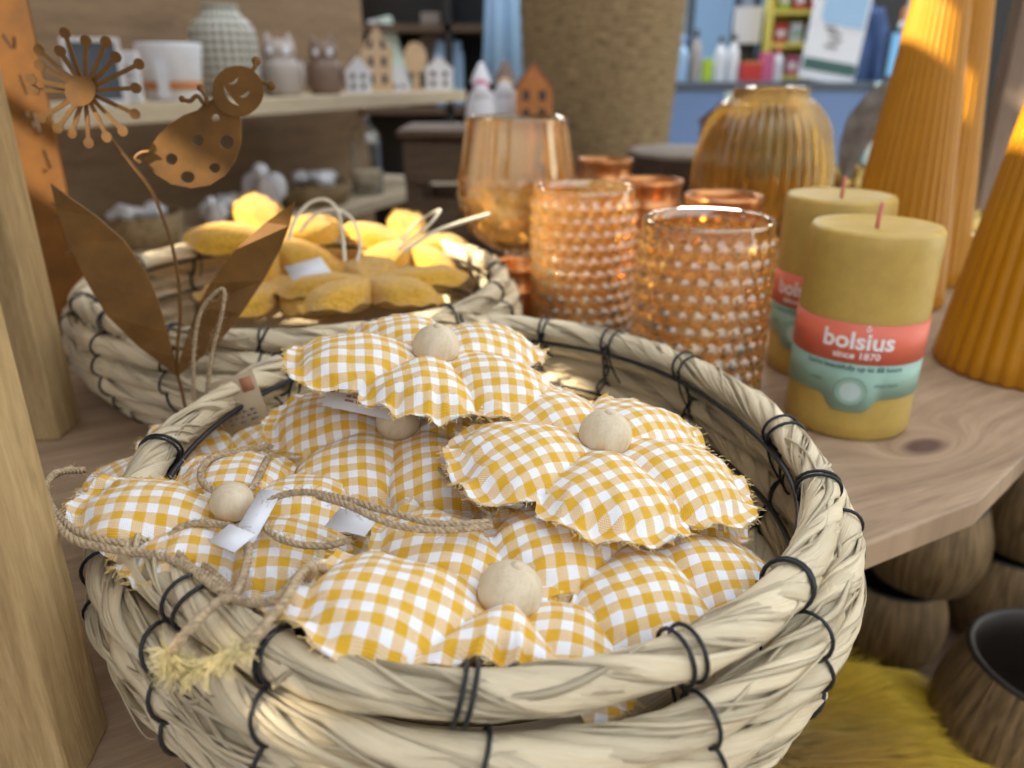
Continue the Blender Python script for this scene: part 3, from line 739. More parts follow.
# ------------------------------------------------------------------ candles
def text_verts(s, size, bold=0, align='CENTER'):
    cu = bpy.data.curves.new('tmp', 'FONT'); cu.body = s; cu.size = size; cu.align_x = align; cu.offset = bold; cu.resolution_u = 3; cu.fill_mode = 'FRONT'
    o = bpy.data.objects.new('tmp', cu); COL.objects.link(o); me = bpy.data.meshes.new_from_object(o)
    vs = [v.co.copy() for v in me.vertices]; fs = [tuple(p.vertices) for p in me.polygons]
    bpy.data.objects.remove(o); bpy.data.curves.remove(cu); bpy.data.meshes.remove(me); return vs, fs
def pillar(label, x, y, h, face):
    r = .0325
    root = thing('pillar_candle', label, 'candle', (x, y, 0), (0, 0, face), 'mustard pillar candles')
    mb = MB(); prof = [(0, 0), (r-.002, 0), (r, .002)]+[(r+(.0003 if k % 2 else 0), .002+(h-.005)*k/14) for k in range(1, 15)]+[(r-.0012, h-.0008), (r-.004, h-.001), (r-.008, h-.0022), (.01, h-.003), (0, h-.003)]
    mb.lathe(prof, 72); mb.build('wax_body', M['wax'], root, local=True)
    MB().tube([(0, 0, h-.004), (0, .0004, h+.004), (.0006, 0, h+.010)], .0011, 8).build('wick', M['wick'], root, local=True)
    def band(z0, z1, rr, a0=-1.75, a1=1.75, zf=None, n=80):
        b = MB()
        for k in range(n+1):
            a = a0+(a1-a0)*k/n-PI/2; lo = zf(a+PI/2) if zf else z0
            for q, (z, rad) in enumerate(((lo, rr), (z1, rr), (z1, rr-.0006), (lo, rr-.0006))): b.vert((rad*math.cos(a), rad*math.sin(a), z))
        for k in range(n):
            for q in range(4): b.face((4*k+q, 4*k+4+q, 4*k+4+(q+1) % 4, 4*k+(q+1) % 4))
        b.face((0, 1, 2, 3)); b.face((4*n, 4*n+3, 4*n+2, 4*n+1)); return b
    zc = h*.405
    lab = band(zc-.021, zc, r+.0007, zf=lambda a: zc-.020-.008*math.exp(-(a*r/.0115)**6)).build('label_band', M['teal'], root, local=True)
    tag(lab, 'teal lower label band')
    top = band(zc-.001, zc+.020, r+.0009).build('label_band', M['salmon'], root, local=True); tag(top, 'salmon red label band')
    def wraptext(s, size, zoff, mat, par, bold=0, nm='lettering', dx=0, arc=0):
        vs, fs = text_verts(s, size, bold); b = MB()
        for v in vs:
            a = (v.x+dx)/r-PI/2; b.vert(((r+.0012)*math.cos(a), (r+.0012)*math.sin(a), zoff+v.y-arc*(v.x*v.x)))
        for f in fs: b.face(f)
        b.build(nm, M[mat], par, False, local=True)
    wraptext('bolsius', .0125, zc+.0072, 'white', top, .00035, 'brand_lettering')
    wraptext('since 1870', .0052, zc+.0018, 'white', top, .0001)
    wraptext('burns beautifully up to 68 hours', .0037, zc-.0045, 'darkteal', lab, .00006)
    for dx, s in ((-.018, 'rustic'), (.017, 'clean burn')): wraptext(s, .003, zc-.013, 'darkteal', lab, 0, dx=dx)
    def disc(dx, zz, rad, mat, nm, rr, ring=False):
        b = MB(); n = 28; b.vert(((rr)*math.cos(dx/r-PI/2), rr*math.sin(dx/r-PI/2), zz))
        for k in range(n):
            a = (dx+rad*math.cos(2*PI*k/n))/r-PI/2; b.vert((rr*math.cos(a), rr*math.sin(a), zz+rad*math.sin(2*PI*k/n)))
        for k in range(n): b.face((0, 1+k, 1+(k+1) % n))
        b.build(nm, M[mat], lab if mat != 'white' else top, False, local=True)
    disc(0, zc-.0165, .0078, 'darkteal', 'seal', r+.00095); disc(0, zc-.0165, .0075, 'teal', 'seal', r+.00105); disc(0, zc-.0165, .0052, 'seal', 'seal', r+.00115)
    # flame over the i
    b = MB(); pts = [(0, .0034), (.0011, .0014), (.0012, .0004), (.0006, -.0003), (-.0006, -.0003), (-.0012, .0004), (-.0009, .0016)]
    xi = .0038
    for k, (x_, z_) in enumerate(pts):
        for sc in (1, .5):
            a = (xi+x_*sc)/r-PI/2; b.vert(((r+.0012)*math.cos(a), (r+.0012)*math.sin(a), zc+.0170+(z_-.001)*sc+.001))
    n = len(pts)
    for k in range(n): b.face((2*k, 2*((k+1) % n), 2*((k+1) % n)+1, 2*k+1))
    b.build('flame_mark', M['white'], top, False, local=True)
    return root
pillar('mustard yellow pillar candle in front, salmon and teal label facing us', .190, .404, .111, R(-24))
pillar('mustard yellow pillar candle standing behind the front one, mostly hidden', .2045, .489, .114, R(-50))

def cone(label, x, y, h=.30, r0=.043, r1=.0135, rz=0):
    mb = MB(); prof = [(0, 0), (r0*.96, 0), (r0, .003)]+[(r0+(r1-r0)*k/24, .003+(h-.008)*k/24) for k in range(1, 25)]+[(r1*.8, h), (0, h)]
    mb.lathe(prof, 288, fr=lambda w, z: 1+.045*abs(math.sin(w*16)))
    root = thing('cone_candle', label, 'candle', (x, y, 0), (0, 0, rz), 'ribbed cone candles')
    mb.build('wax_body', M['cone'], root, local=True)
    MB().tube([(0, 0, h-.002), (0, 0, h+.012)], .001, 6).build('wick', M['cord'], root, local=True)
cone('tall ribbed yellow cone candle on the left of the pair behind the pillar candles', .325, .652)
cone('tall ribbed yellow cone candle on the right of the pair, farther back', .386, .728)
cone('ribbed yellow cone candle nearest us at the right table edge', .340, .487, .30, .050, .0145)

# ------------------------------------------------------------------ glassware
def hobnail(label, x, y, rz):
    r, h = .0355, .110; na, nz = 24, 11; NA, NZ = na*10, nz*9
    mb = MB(); rings = []
    def bumpf(a, z):
        zz = (z-.004)/(h-.012)*nz; row = math.floor(zz)
        if zz < 0 or zz >= nz: return 0
        fz = zz-row-.5; fa = (a/(2*PI)*na+(.5 if row % 2 else 0)) % 1-.5
        d2 = (fa*fa+fz*fz)/.235
        return .0030*math.sqrt(max(0, 1-d2)) if d2 < 1 else 0
    zs = [0]+[.004+(h-.012)*k/NZ for k in range(NZ+1)]+[h-.004, h-.001]
    mb2 = []
    for z in zs:
        mb2.append([mb.vert(((r+bumpf(2*PI*j/NA, z))*math.cos(2*PI*j/NA), (r+bumpf(2*PI*j/NA, z))*math.sin(2*PI*j/NA), z)) for j in range(NA)])
    for rr, z in ((r-.0008, h), (r-.0026, h-.0008), (r-.0034, h-.006), (r-.0036, .012), (r-.008, .0065)):
        mb2.append([mb.vert((rr*math.cos(2*PI*j/NA), rr*math.sin(2*PI*j/NA), z)) for j in range(NA)])
    for A, B in zip(mb2, mb2[1:]):
        for j in range(NA): k = (j+1) % NA; mb.face((A[j], A[k], B[k], B[j]))
    mb.face(mb2[0][::-1]); mb.face(mb2[-1])
    o = mb.build('hobnail_glass', M['amber'], None); o.rotation_euler.z = rz; o.location = (x, y, T)
    tag(o, label, 'glass', 'amber hobnail glasses')
hobnail('amber hobnail glass nearer the pillar candles, covered in round bumps', .107, .425, .1)
hobnail('amber hobnail glass nearer the goblet, sparkling in the sun', .051, .553, .5)
def fine(prof, n=4):
    P = spline([(a, 0, b) for a, b in prof], n); return [(max(0, p.x), p.z) for p in P]
def glassbody(prof_out, wall, fr=None, n=96):
    # outer profile, then back down inside
    po = prof_out; pi = []
    for k in range(len(po)-1, -1, -1):
        r, z = po[k]
        if r-wall > .002: pi.append((r-wall, z if k else z+wall))
    return po, pi
root = thing('glass_goblet', 'large clear peach glass goblet with a curved bowl, beside the back basket', 'goblet', (.004, .665, 0))
out = [(0, .040), (.012, .041), (.026, .046), (.038, .056), (.046, .070), (.049, .086), (.0485, .102), (.0455, .122), (.0425, .140), (.0412, .149)]
out = fine(out, 6)
inn = [(.0404, .150), (.0396, .149), (.0408, .140), (.0438, .122), (.0467, .102), (.0470, .086), (.0440, .072), (.036, .059), (.025, .050), (.011, .0455), (0, .045)]
MB().lathe(out+inn, 96, fr=lambda w, z: 1+(.03*max(0, math.sin(22*w+(PI if math.sin(z*300) < 0 else 0)))*abs(math.sin(z*300)) if z < .105 else 0), ).build('bowl', M['peach'], root, local=True)
MB().lathe([(0, 0), (.036, 0), (.037, .0012), (.034, .0028), (.012, .006), (.0065, .012), (.0055, .024), (.008, .034), (.0125, .0399), (0, .0399)], 64).build('stem_and_foot', M['clear'], root, local=True)
root = thing('ribbed_vase', 'round honey glass vase with vertical ribs and a narrow neck', 'vase', (.302, .965, 0))
zo = [(0, 0), (.055, 0), (.066, .006), (.075, .022), (.080, .05), (.0805, .078), (.077, .10), (.069, .127), (.055, .148), (.043, .157), (.042, .166)]
zi = [(.0405, .1665), (.039, .166), (.040, .156), (.051, .146), (.065, .125), (.0735, .099), (.077, .078), (.0765, .05), (.072, .024), (.063, .010), (.05, .006), (0, .006)]
MB().lathe(fine(zo)+fine(zi), 288, fr=lambda w, z: 1+.026*math.sin(40*w) if z > .003 else 1).build('vase_body', M['honey'], root, local=True)
tr = MB(); rg = []
for k in range(96): a = 2*PI*k/96; rg.append(Vector((.0405*math.cos(a), .0405*math.sin(a), .1665)))
tr.tube(rg, .0015, 6, True).build('rim', M['honey'], root, local=True)

def jar(label, x, y, r, h, ridges=3, nm='copper_jar'):
    prof = [(0, 0), (r*.92, 0), (r, .003), (r, h*.55)]
    for k in range(ridges):
        z = h*(.6+.075*k); prof += [(r*1.0, z), (r*1.03, z+h*.018), (r*1.03, z+h*.035), (r*.985, z+h*.05)]
    prof += [(r*.93, h*.86), (r*.95, h*.93), (r*1.0, h*.975), (r*.985, h), (r*.90, h), (r*.86, h*.95), (r*.86, h*.2), (0, h*.18)]
    o = MB().lathe(prof, 64).build(nm, M['copper'], None); o.location = (x, y, T)
    tag(o, label, 'jar', 'copper jars behind the glasses')
jar('copper jar with ridged neck between the hobnail glasses and the honey vase, nearest us', .163, .607, .030, .096)
jar('copper jar with ridged neck, middle one of the row behind the hobnail glasses', .123, .708, .030, .095)
jar('copper jar farthest back, just right of the goblet bowl', .100, .86, .030, .098)
jar('small low copper holder at the foot of the goblet', .006, .592, .026, .046, 1)
# small gold and clear glasses at the right
def votive(label, x, y, r, h, m='gold', flut=12, z=0):
    o = MB().lathe([(0, 0), (r*.7, 0), (r*.8, h*.1), (r, h*.5), (r*.97, h), (r*.9, h), (r*.92, h*.5), (r*.7, h*.14), (0, h*.12)], 72, fr=lambda w, z: 1+.04*math.sin(flut*w)).build('votive_glass', M[m], None)
    o.location = (x, y, T+z); tag(o, label, 'candle holder', 'small fluted glasses at the back right')
votive('small gold fluted glass behind the right-hand cone of the pair', .47, .80, .030, .050)
votive('small gold fluted glass right of the cones, on the table near the grey board', .455, .72, .026, .045)
votive('small gold fluted glass beside the honey vase, near the grey leaf', .43, .99, .032, .075)
votive('clear glass dish between the pillar candle and the nearest cone', .262, .565, .028, .030, 'clear', 8)
# grey dried leaf and picture edge behind the cones
mb = MB(); P = spline([on_y(845, 176, .80), on_y(856, 140, .80), on_y(878, 110, .80), on_y(900, 88, .80), on_y(907, 76, .80)], 8)
for k, p in enumerate(P):
    t = k/(len(P)-1); w = .022*math.sin(PI*min(.97, t*.85+.13))+.001
    n = Vector((.75, 0, -.65))
    for s in (-1, -.5, 0, .5, 1): mb.vert(p+n*w*s*.8+Vector((0, .004*abs(s)+.0012*math.sin(s*9+k), 0)))
    for s in (-1, -.5, 0, .5, 1): mb.vert(p+n*w*s*.8+Vector((0, .004*abs(s)+.0012*math.sin(s*9+k)+.0012, 0)))
for k in range(len(P)-1):
    for q in range(4):
        a = 10*k+q; mb.face((a, a+1, a+11, a+10)); a += 5; mb.face((a, a+10, a+11, a+1))
root = thing('dried_leaf', 'grey curled dried leaf on a stalk, left of the paired cone candles', 'dried leaf', (P[0].x, .80, 0))
mb.build('leaf_blade', M['dried'], root); MB().tube([P[0], P[0]*.5+Vector((P[0].x, .80, 0))*.5+Vector((.004, 0, 0)), Vector((P[0].x, .80, 0))], .0015, 6).build('stalk', M['dried'], root)
# thin white edged picture leaning behind cones
q0 = on_y(870, 190, .71); q1 = on_y(908, 0, .71)
root = thing('picture_card', 'white edged card leaning upright just left of the paired cone candles', 'card', (q0.x, .74, 0))
mb = MB(); ex = Vector((.235, .5, 0)); top = q1+(q1-q0)*.3; bot = Vector((q0.x-(q1-q0).x/(q1-q0).z*q0.z, .71, 0.0))
mb2 = [bot, bot+ex*.1, top+ex*.1, top]; th = Vector((.9, -.45, 0))*.0018
i = [mb.vert(p) for p in mb2]+[mb.vert(p+th) for p in mb2]
for f in ((0, 1, 2, 3), (7, 6, 5, 4), (0, 4, 5, 1), (1, 5, 6, 2), (2, 6, 7, 3), (3, 7, 4, 0)): mb.face([i[k] for k in f])
mb.build('card', M['paper'], root, False)

# log stump with a little house
root = thing('log_stump', 'low sawn log slice behind the copper jars', 'log slice', (.285, 1.27, 0))
fl = lambda w, z: 1+.05*math.sin(3*w+1)+.02*math.sin(11*w)
MB().lathe([(0, 0), (.10, 0), (.104, .01), (.103, .064)], 64, fr=fl).build('bark', M['bark'], root, local=True)
MB().lathe([(0, .05), (.1015, .05), (.1015, .068), (.098, .071), (0, .071)], 64, fr=fl).build('cut_face', M['slice'], root, local=True)
def house(label, c, w, h, d, wall, roof, rz=0, group=None, wins=2, nm='house_ornament'):
    root = thing(nm, label, 'ornament', c, (0, 0, rz), group)
    hw = w/2; e = h*.62
    pts = [(-hw, 0), (hw, 0), (hw, e), (0, h*.96), (-hw, e)]
    mb = MB(); Mx = Matrix.Rotation(PI/2, 4, 'X'); mb.prism(pts, -d/2, d/2, 0, Mx); mb.build('house_body', wall, root, False, local=True)
    mb = MB()
    for s in (-1, 1):
        a = Vector((0, 0, h)); bb = Vector((s*hw*1.12, 0, e-.03*h)); n = (bb-a).cross(Vector((0, 1, 0))).normalized()*(-s)*.03*h
        for y0, y1 in ((-d*.55, d*.55),):
            i = [mb.vert(p+Vector((0, yy, 0))) for yy in (y0, y1) for p in (a, bb, bb-abs(1)*Vector((0, 0, .05*h)), a-Vector((0, 0, .05*h)))]
            for f in ((0, 1, 2, 3), (7, 6, 5, 4), (0, 4, 5, 1), (1, 5, 6, 2), (2, 6, 7, 3), (3, 7, 4, 0)): mb.face([i[k] for k in f])
    mb.build('roof', roof, root, False, local=True)
    for k in range(wins):
        for s in (-1, 1):
            z0 = h*(.12+.27*k); MB().box((s*w*.22-w*.09, -d/2-.0012, z0), (s*w*.22+w*.09, -d/2+.001, z0+h*.15)).build('window_opening', M['slate'], root, False, local=True)
    return root
house('small dark brick house ornament with a lilac edged roof, standing on the log slice', (.325, 1.255, .071), .064, .075, .05, M['cerb'], M['maroon'], R(-18))

# ------------------------------------------------------------------ pots and fur on the lower shelf
ZL = -.27
def pot(label, x, y, z, r, h, group='brown grooved pots on the lower shelf'):
    root = thing('stoneware_pot', label, 'pot', (x, y, z), (0, 0, x*40), group)
    MB().lathe(fine([(0, 0), (r*.72, 0), (r*.86, h*.08), (r, h*.35), (r*.99, h*.62), (r*.86, h*.9), (r*.80, h)], 5), 96).build('pot_wall', M['pot'], root, local=True)
    MB().lathe([(r*.80, h*.985), (r*.815, h*1.0), (r*.79, h*1.02), (r*.74, h*1.005), (r*.76, h*.8), (r*.85, h*.5), (r*.7, h*.12), (0, h*.1)], 96).build('glazed_inside', M['potin'], root, local=True)
def at(px, py, z): p = on_z(px, py, z); return p.x, p.y
x, y = at(1036, 745, ZL+.04); pot('large brown grooved pot in front, its dark opening showing', x, y, ZL, .066, .108)
x, y = at(880, 646, ZL); pot('brown grooved pot under the sunlit one, on the lower shelf', x, y, ZL, .044, .072); pot('sunlit brown grooved pot stacked just below the table edge', x+.018, y, ZL+.0745, .045, .072)
x, y = at(992, 620, ZL); pot('brown grooved pot at the bottom of the right-hand stack', x, y, ZL, .050, .080); pot('brown grooved pot on top of the right-hand stack', x+.012, y, ZL+.0825, .052, .085)
# fur
def fur():
    rnd = random.Random(9); c = at(830, 778, ZL+.03)
    def hgt(x, y):
        d = math.hypot((x-c[0])/.135, (y-c[1])/.12); return ZL+.001+.05*max(0, 1-d**2.4)**.7
    mb = MB(); n = 40
    for j in range(n+1):
        for i in range(n+1):
            u, v = -1+2*i/n, -1+2*j/n
            x_, y_ = u*math.sqrt(1-v*v/2), v*math.sqrt(1-u*u/2)
            X, Y = c[0]+x_*.135, c[1]+y_*.12; mb.vert((X, Y, hgt(X, Y)))
    for j in range(n):
        for i in range(n): a = j*(n+1)+i; mb.face((a, a+1, a+n+2, a+n+1))
    root = thing('fur_cushion', 'shaggy yellow faux fur cushion on the lower shelf under the basket', 'cushion', (c[0], c[1], ZL))
    mb.build('cushion_body', M['fur'], root)
    mb = MB()
    for q in range(15000):
        a = rnd.uniform(0, 2*PI); d = math.sqrt(rnd.random()); X, Y = c[0]+.135*d*math.cos(a), c[1]+.12*d*math.sin(a); p = Vector((X, Y, hgt(X, Y)))
        cl = noise.noise(Vector((X*25, Y*25, 3)))*1.4
        o = Vector((math.cos(a)*d*.8+.5, math.sin(a)*d*.8-.4+cl*.3, .55-.3*d+cl*.25)).normalized(); L = rnd.uniform(.026, .046)*(1+.4*cl); tc_ = rnd.uniform(.7, 1)
        dr = Vector((cl*.2, 0, -.35*d))
        s = o.cross(Vector((0, 0, 1))).normalized()*.0009
        i = [mb.vert(q_, (0, 0), tc_) for q_ in (p-s, p+s, p+o*L*.55+s*.7, p+o*L*.55-s*.7, p+(o+dr)*L)]
        mb.face((i[0], i[1], i[2], i[3])); mb.face((i[3], i[2], i[4]))
    tag(mb.build('fur_pile', M['fur'], root), kind='stuff')
fur()

# ------------------------------------------------------------------ shelf unit in the left background
SA = on_z(140, 104, .133); SB = on_z(466, 90, .133); SD = (SB-SA); SL = SD.length; SD.normalize(); SN = Vector((-SD.y, SD.x, 0))
def shp(t, off, z=0): p = SA+SD*t+SN*off; return Vector((p.x, p.y, z))
ang = math.atan2(SD.y, SD.x)
unit = thing('shelf_unit', 'long wall shelf unit with a brown back panel, in the left background', 'shelf', (SA.x, SA.y, -T), (0, 0, ang))
def ubox(name, t0, t1, o0, o1, z0, z1, m): 
    Mx = Matrix.Translation((SA.x, SA.y, 0)) @ Matrix.Rotation(ang, 4, 'Z'); return MB().box((t0, o0, z0), (t1, o1, z1), 0, Mx).build(name, M[m], unit, False, .001)
ubox('shelf_board', -.5, SL, 0, .26, .101, .133, 'shelfwood')
ubox('shelf_board', -.5, SL*.92, -.02, .30, -.150, -.125, 'shelfwood')
ubox('back_panel', -.5, SL*.92, .30, .32, -T, 1.3, 'ply')
ubox('bottom_cabinet', -.5, SL*.92, 0, .30, -T, -.30, 'ply')
def on_shelf(px, off, z):
    # where the sight line over this column crosses the line along the shelf
    d = ray(px, 100); o = SA+SN*off
    t = (o.x*d.y-o.y*d.x)/(SD.y*d.x-SD.x*d.y)
    p = o+SD*t; dep = p.y*CP
    return Vector((p.x, p.y, z)), dep/F
ZS, ZS2 = .133, -.125
def up(px, off=.08, z=ZS): return on_shelf(px, off, z)
# left plaque
c, k = up(128); root = thing('wall_plaque', 'pale plaque leaning on the shelf left of the white bucket', 'plaque', c, (R(-6), 0, 0))
MB().box((-15*k, -.006, 0), (15*k, .006, 48*k)).build('plaque_board', M['cerw'], root, False, .002, local=True)
mb = MB()
for q, (w_, z_) in enumerate(((14, 32), (20, 24), (16, 16))): mb.box((-w_*k/2, -.0075, z_*k), (w_*k/2, -.006, (z_+3)*k))
mb.build('print', M['cerg'], root, False, local=True)
c, k = up(100, .05); root = thing('framed_picture', 'slim white edged frame on the shelf behind the dandelion head', 'picture', c, (R(-4), 0, R(20)))
mb = MB(); w, h = 26*k, 62*k
for a, b in (((-w, -.006, 0), (-w+4*k, .006, h)), ((w-4*k, -.006, 0), (w, .006, h)), ((-w+4*k, -.006, 0), (w-4*k, .006, 4*k)), ((-w+4*k, -.006, h-4*k), (w-4*k, .006, h))): mb.box(a, b)
mb.build('frame_border', M['cerw'], root, False, local=True); MB().box((-w+4*k, -.002, 4*k), (w-4*k, .004, h-4*k)).build('frame_picture', M['counter'], root, False, local=True)
c, k = up(176, .09); root = thing('planter', 'white bucket planter with a tan band and hanging tag', 'planter', c)
MB().lathe([(0, 0), (23*k, 0), (25*k, 2*k), (31*k, 50*k), (31*k, 53*k), (28.5*k, 53*k), (24*k, 8*k), (0, 7*k)], 40).build('bucket', M['cerw'], root, local=True)
MB().lathe([(26.2*k, 10*k), (27.5*k, 18*k), (27.9*k, 18*k), (26.8*k, 10*k)], 40, close=True).build('band', M['orange'], root, local=True)
MB().box((-2*k, -34*k, 2*k), (9*k, -33.2*k, 38*k)).build('tag', M['paper'], root, False, local=True)
c, k = up(231, .12); root = thing('checked_vase', 'tall grey checked ceramic vase rising above the shelf', 'vase', c)
MB().lathe(fine([(0, 0), (24*k, 0), (29*k, 8*k), (32*k, 30*k), (32*k, 52*k), (29*k, 66*k), (19*k, 76*k), (17*k, 82*k), (18*k, 84*k), (15*k, 84*k), (15*k, 74*k), (24*k, 60*k), (20*k, 10*k), (0, 8*k)], 3), 64).build('vase_body', M['plaid'], root, local=True)
def owl(px, m1, m2, label, h=56, w=20):
    c, k = up(px, .09); root = thing('owl_figurine', label, 'figurine', c, (0, 0, R(10)))
    MB().lathe(fine([(0, 0), (w*.8*k, 0), (w*k, h*.25*k), (w*.95*k, h*.5*k), (w*.75*k, h*.62*k), (w*.8*k, h*.78*k), (w*.5*k, h*.92*k), (0, h*.95*k)], 4), 32).build('body', M[m1], root, local=True)
    mb = MB()
    for s in (-1, 1): mb.lathe([(w*.28*k, h*.84*k), (w*.2*k, h*.94*k), (0, h*1.06*k)], 10, c0=(s*w*.5*k, 0, 0))
    mb.build('ear_tufts', M[m1], root, local=True)
    MB().ball((0, -w*.55*k, h*.3*k), w*.5*k, sq=(.9, .75, 1.3)).build('belly', M[m2], root, local=True)
    for s in (-1, 1):
        e = MB().ball((s*w*.32*k, -w*.62*k, h*.74*k), w*.24*k, 14, 10, sq=(1, .6, 1)).build('eye', M['cerw'], root, local=True)
        MB().ball((s*w*1.0*k, 0, h*.36*k), w*.5*k, 16, 10, sq=(.35, .9, 1.3)).build('wing', M[m1], root, local=True)
    return root
owl(284, 'cerg', 'cerw', 'grey and white owl figurine beside the checked vase')
owl(327, 'cerb', 'cerw', 'brown owl figurine with a white belly, right of the grey owl', 52, 17)
def sh_house(px, w, h, wall, roof, label, wins=2, off=.08):
    c, k = up(px, off); house(label, c, w*k, h*k, .03, M[wall], M[roof], R(5), 'little houses on the shelf', wins)
sh_house(360, 23, 34, 'cerw', 'cerw', 'white house ornament left of the tall wooden house', 2)
sh_house(380, 29, 60, 'housew', 'housew', 'tall pale wooden townhouse ornament on the shelf', 3, .13)
sh_house(400, 17, 26, 'cerw', 'cerw', 'smallest white house ornament on the shelf', 1)
sh_house(440, 27, 32, 'cerw', 'cerw', 'white house ornament last at the right end of the shelf', 2)
c, k = up(417, .10); root = thing('tree_ornament', 'pale wooden tree cutout between the small white houses', 'ornament', c)
Mx = Matrix.Rotation(PI/2, 4, 'X'); MB().prism(circ(0, 30*k, 11*k, 24, 15*k), -.008, .008, 0, Mx).build('tree_crown', M['housew'], root, False, local=True)
MB().box((-3*k, -.008, 0), (3*k, .008, 17*k)).build('trunk', M['housew'], root, False, local=True)
MB().box((-8*k, -.015, 0), (8*k, .015, 2*k)).build('base', M['housew'], root, False, local=True)
# lower shelf: baskets with white stones, lantern, jar
def bowlbasket(px, w, label, pile, seed, h=26, off=.1):
    c, k = up(px, off, ZS2); rnd = random.Random(seed); root = thing('small_basket', label, 'basket', c, (0, 0, 0), 'small baskets on the lower background shelf')
    MB().lathe([(0, 0), (w*.42*k, 0), (w*.5*k, h*k), (w*.47*k, h*k), (w*.40*k, 3*k), (0, 3*k)], 40, fr=lambda a, z: 1+.02*math.sin(30*a)).build('basket_wall', M['seagrass'], root, local=True)
    for q in range(pile):
        a = rnd.uniform(0, 2*PI); rr = w*.28*k*math.sqrt(rnd.random()); s = rnd.uniform(7, 10)*k
        b = MB()
        b.lathe([(s*.5, 0), (s*.9, s*.3), (s, s*.8), (s*.5, s*1.2), (0, s*1.25)], 6, c0=(0, 0, 0))
        o = b.build('white_ornament', M['cerw'], None, False)
        o.location = (c.x+rr*math.cos(a), c.y+rr*math.sin(a), T+ZS2+h*k*.75+rnd.uniform(0, 8)*k); o.rotation_euler = (rnd.uniform(-.6, .6), rnd.uniform(-.6, .6), rnd.uniform(0, 3))
        tag(o, 'small faceted white ornament piled in ' + label.split(',')[0], 'ornament', 'white ornaments in ' + label.split(',')[0])
bowlbasket(118, 88, 'the leftmost small background basket, below the shelf', 12, 1, 34, .09)
bowlbasket(222, 70, 'the middle small background basket, right of the ladybird', 8, 2, 16)
bowlbasket(302, 88, 'the right small background basket, left of the glass bottle', 12, 3, 22)
def angel(px, label, s=1):
    c, k = up(px, .05, ZS2); k *= s; root = thing('angel_figurine', label, 'figurine', c)
    MB().lathe([(0, 0), (15*k, 0), (12*k, 12*k), (6*k, 28*k), (3*k, 32*k), (0, 33*k)], 24).build('robe', M['cerg'], root, local=True)
    MB().ball((0, 0, 36*k), 6*k, 16, 10).build('head', M['cerw'], root, local=True)
    for q in (-1, 1): MB().ball((q*9*k, 5*k, 24*k), 9*k, 12, 8, sq=(.9, .3, 1.2)).build('wing', M['cerw'], root, local=True)
angel(252, 'white and grey angel figurine on the lower background shelf, left of centre', 1.4)
angel(196, 'small grey angel figurine low behind the ladybird', .9)
c, k = up(362, .06, ZS2); root = thing('glass_bottle', 'clear glass bottle jar on the lower background shelf', 'bottle', c)
MB().lathe(fine([(0, 0), (15*k, 0), (16*k, 4*k), (16*k, 52*k), (14*k, 62*k), (6*k, 70*k), (5.5*k, 80*k), (4.6*k, 80*k), (5*k, 69*k), (12*k, 60*k), (14.6*k, 50*k), (14.6*k, 4*k), (0, 3*k)], 2), 40).build('bottle_body', M['clear'], root, local=True)
MB().lathe([(0, 76*k), (4*k, 76*k), (5*k, 88*k), (0, 89*k)], 20).build('stopper', M['housew'], root, local=True)

# ------------------------------------------------------------------ bench, crate, seagrass basket
bench = thing('low_bench', 'dark low bench behind the table under the crate and seagrass basket', 'bench', (.3, 1.95, -T))
MB().box((-.30, 1.55, -.30), (.95, 2.24, -.27)).build('bench_top', M['darkwood'], bench, False, .002)
for x, y in ((-.26, 1.6), (.89, 1.6), (-.16, 2.19), (.89, 2.19)): MB().box((x-.03, y-.03, -T), (x+.03, y+.03, -.30)).build('leg', M['darkwood'], bench, False)
crate = thing('wooden_crate', 'dark slatted wooden crate standing behind the goblet', 'crate', (-.06, 1.8, -.27))
for x in (-.215, .065):
    for y in (1.60, 1.78): MB().box((x, y, -.27), (x+.03, y+.03, .065)).build('corner_post', M['darkwood'], crate, False)
for z in (-.24, -.13, -.02): 
    MB().box((-.215, 1.588, z), (.095, 1.60, z+.075)).build('slat', M['darkwood'], crate, False)
    MB().box((-.215, 1.81, z), (.095, 1.822, z+.075)).build('slat', M['darkwood'], crate, False)
MB().box((-.225, 1.58, .065), (.105, 1.825, .08)).build('crate_top', M['darkwood'], crate, False, .002)
def gnome(px, label, hat, s, y):
    c = on_z(px, 110, .08); k = y*1.0/F; c = Vector(((px-512)/F*y*CP*1.03, y, .08)); root = thing('gnome_figurine', label, 'figurine', c)
    MB().lathe(fine([(0, 0), (14*k, 0), (15*k, 10*k), (12*k, 26*k), (8*k, 32*k), (0, 33*k)], 3), 24).build('body', M['cerw'], root, local=True)
    MB().ball((0, -3*k, 36*k), 8*k, 16, 12).build('head', M['pink'] if hat == 'cerw' else M['housew'], root, local=True)
    MB().lathe([(10*k, 38*k), (8*k, 44*k), (3*k, 54*k), (0, 57*k)], 20).build('hat', M[hat], root, local=True)
    MB().ball((0, -9*k, 28*k), 8*k, 14, 10, sq=(1, .5, 1.3)).build('beard', M['cerw'], root, local=True)
gnome(482, 'white gnome figurine on the crate', 'cerw', 1, 1.70)
gnome(505, 'brown hatted gnome figurine on the crate beside the wooden house', 'cerb', 1, 1.76)
house('pale wooden house ornament at the right end of the crate', Vector((.045, 1.70, .08)), .075, .13, .05, M['orange'], M['cerb'], 0, 'houses on the crate')
root = thing('seagrass_basket', 'tall tapered seagrass basket behind the goblet and glasses', 'basket', (.212, 2.02, -.27))
def sgf(w, z): return 1+.012*math.sin(w*60)*math.sin(z*260)
